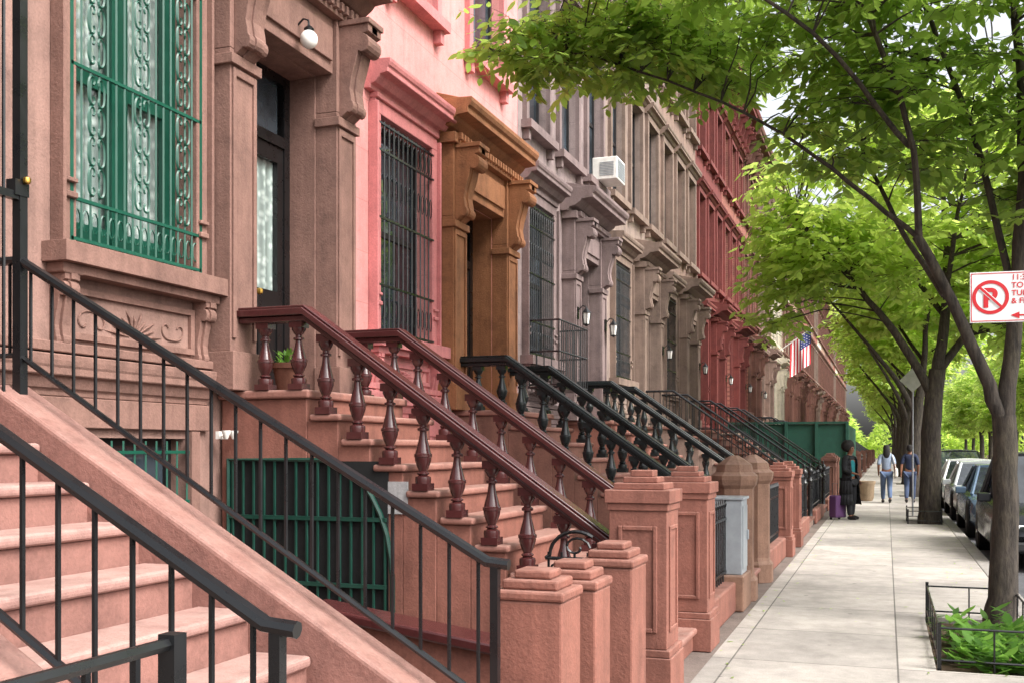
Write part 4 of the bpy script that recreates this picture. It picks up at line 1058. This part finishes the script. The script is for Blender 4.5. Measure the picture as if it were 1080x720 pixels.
r=empty('shoulder_bag',(.2,33.15,0),'white shoulder bag carried at the hip','bag'); mb=MB(); mb.box(.03,.12,-.15,.13,.8,1.05); mb.obj('bag_body',WHITE,r,bevel=.03); mb=MB(); mb.tube([(.07,-.1,1.04),(0,-.06,1.3),(-.04,-.02,1.46),(.0,.06,1.3),(.07,.1,1.04)],.01,5); mb.obj('strap',WHITE,r)
def suitcase(loc,rot,label,scl=1):
    r=empty('suitcase',loc,label,'suitcase',None,rot); r.scale=(scl,)*3
    mb=MB(); mb.box(-.21,.21,-.13,.13,.06,.66); mb.obj('shell',PURP,r,bevel=.04,seg=3)
    mb=MB(); mb.tube([(-.1,.1,.66),(-.1,.1,.98),(.1,.1,.98),(.1,.1,.66)],.011,6); mb.obj('handle',IRON,r)
    for x in (-.16,.16):
        mt=MB(); mt.M=Matrix.Translation((x,.09,.035))@Matrix.Rotation(math.pi/2,4,'Y'); mt.lathe(0,0,[(.035,-.015),(.035,.015)],12); mt.obj('wheel',RUBBER,r)
suitcase((-1.06,25.2,0),.9,'purple wheeled suitcase standing on the pavement',.85)
r=empty('planter',(-.62,34.5,0),'tan round stone planter on the pavement','planter')
mb=MB(); mb.lathe(0,0,[(.2,0),(.25,.1),(.27,.5),(.3,.54),(.3,.62),(.26,.62),(.24,.56)],18); mb.obj('bowl',S('tan_planter_stone',(150,130,106),.12),r,smooth=True)

r=empty('construction_hoarding',(-1.2,34.9,0),'dark green plywood construction hoarding across the yard','fence')
PLY=paint('green_plywood',(12,62,48),.6,var=.2)
mb=MB()
for k in range(4): mb.box(-3.78+k*.945,-3.78+k*.945+.938,0,.02,.02,2.42)
for k in range(8): mb.box(.0,.02,.02+k*1.22,.02+k*1.22+1.212,.02,2.42)
mb.obj('panel',PLY,r)
mb=MB()
for k in range(5): mb.box(-3.8+k*.945,-3.71+k*.945,-.09,-.002,0,2.48)
mb.box(-3.8,.04,-.06,-.001,2.425,2.5)
mb.obj('post',PLY,r)

r=empty('flag',(-4.9,46.9,5.55),'striped red white and blue flag hanging from a facade pole','flag')
mb=MB(); mb.tube([(0,0,0),(1.9,0,1.3)],.025,6); mb.obj('flag_pole',WHITE,r)
FR=paint('flag_red',(185,30,45),.8,var=.04); FB=paint('flag_blue',(38,48,100),.8,var=.04); FW=paint('flag_white',(235,232,228),.8,var=.02)
mb=MB(); nc=24
def FP(i,j):
    s_=j/13; t=i/nc
    x=1.82-s_*1.05*.82-.02*t; z=1.24-s_*1.05*.57-t*1.5; y=.09*math.sin(s_*9+t*2)*(.3+t)
    return (x,y,z)
for i in range(nc):
    for j in range(13):
        mi=0 if j%2==0 else 1
        if j<7 and i<10: mi=2
        mb.face([FP(i,j),FP(i+1,j),FP(i+1,j+1),FP(i,j+1)],mi)
fc=mb.obj('flag_cloth',[FR,FW,FB],r,fixn=False,smooth=True)
mb=MB()
for i in range(5):
    for j in range(4):
        p=Vector(FP(1+i*1.9,1+j*1.6)); 
        for dy in (-.006,.006):
            mb.face([p+Vector((.028*math.cos(t)*(1 if q%2 else .4),dy,.028*math.sin(t)*(1 if q%2 else .4))) for q,t in enumerate([q_*math.pi/5 for q_ in range(10)])])
mb.obj('flag_stars',FW,fc,fixn=False)

# ------------------------------------------------------------------ light, sky, camera
w=bpy.data.worlds.new('World'); sc.world=w; w.use_nodes=True; nt=w.node_tree
sky=nt.nodes.new('ShaderNodeTexSky'); sky.sky_type='NISHITA'; sky.sun_disc=False
EL=math.radians(48); AZ=math.radians(108)
sky.sun_elevation=EL; sky.sun_rotation=AZ; sky.dust_density=7; sky.air_density=1.0; sky.ozone_density=1
hs=nt.nodes.new('ShaderNodeHueSaturation'); hs.inputs['Saturation'].default_value=.25; hs.inputs['Value'].default_value=2.8
nt.links.new(sky.outputs[0],hs.inputs['Color'])
bg=nt.nodes['Background']; nt.links.new(hs.outputs[0],bg.inputs[0]); bg.inputs[1].default_value=.15
sd=bpy.data.lights.new('sun','SUN'); sd.energy=2.4; sd.angle=math.radians(18); sd.color=(1,.965,.92)
so=bpy.data.objects.new('sun',sd); COL.objects.link(so)
dirv=Vector((math.sin(AZ)*math.cos(EL),math.cos(AZ)*math.cos(EL),math.sin(EL)))
so.rotation_euler=dirv.to_track_quat('Z','Y').to_euler()
cam=bpy.data.cameras.new('camera'); co=bpy.data.objects.new('camera',cam); COL.objects.link(co); sc.camera=co
co.location=(0,0,1.65); co.rotation_euler=(math.pi/2,0,math.radians(19.75)); cam.sensor_width=36; cam.lens=36.67; cam.shift_y=.1037; cam.clip_end=3000; cam.clip_start=.05
sc.view_settings.view_transform='Standard'; sc.view_settings.look='None'; sc.view_settings.exposure=0
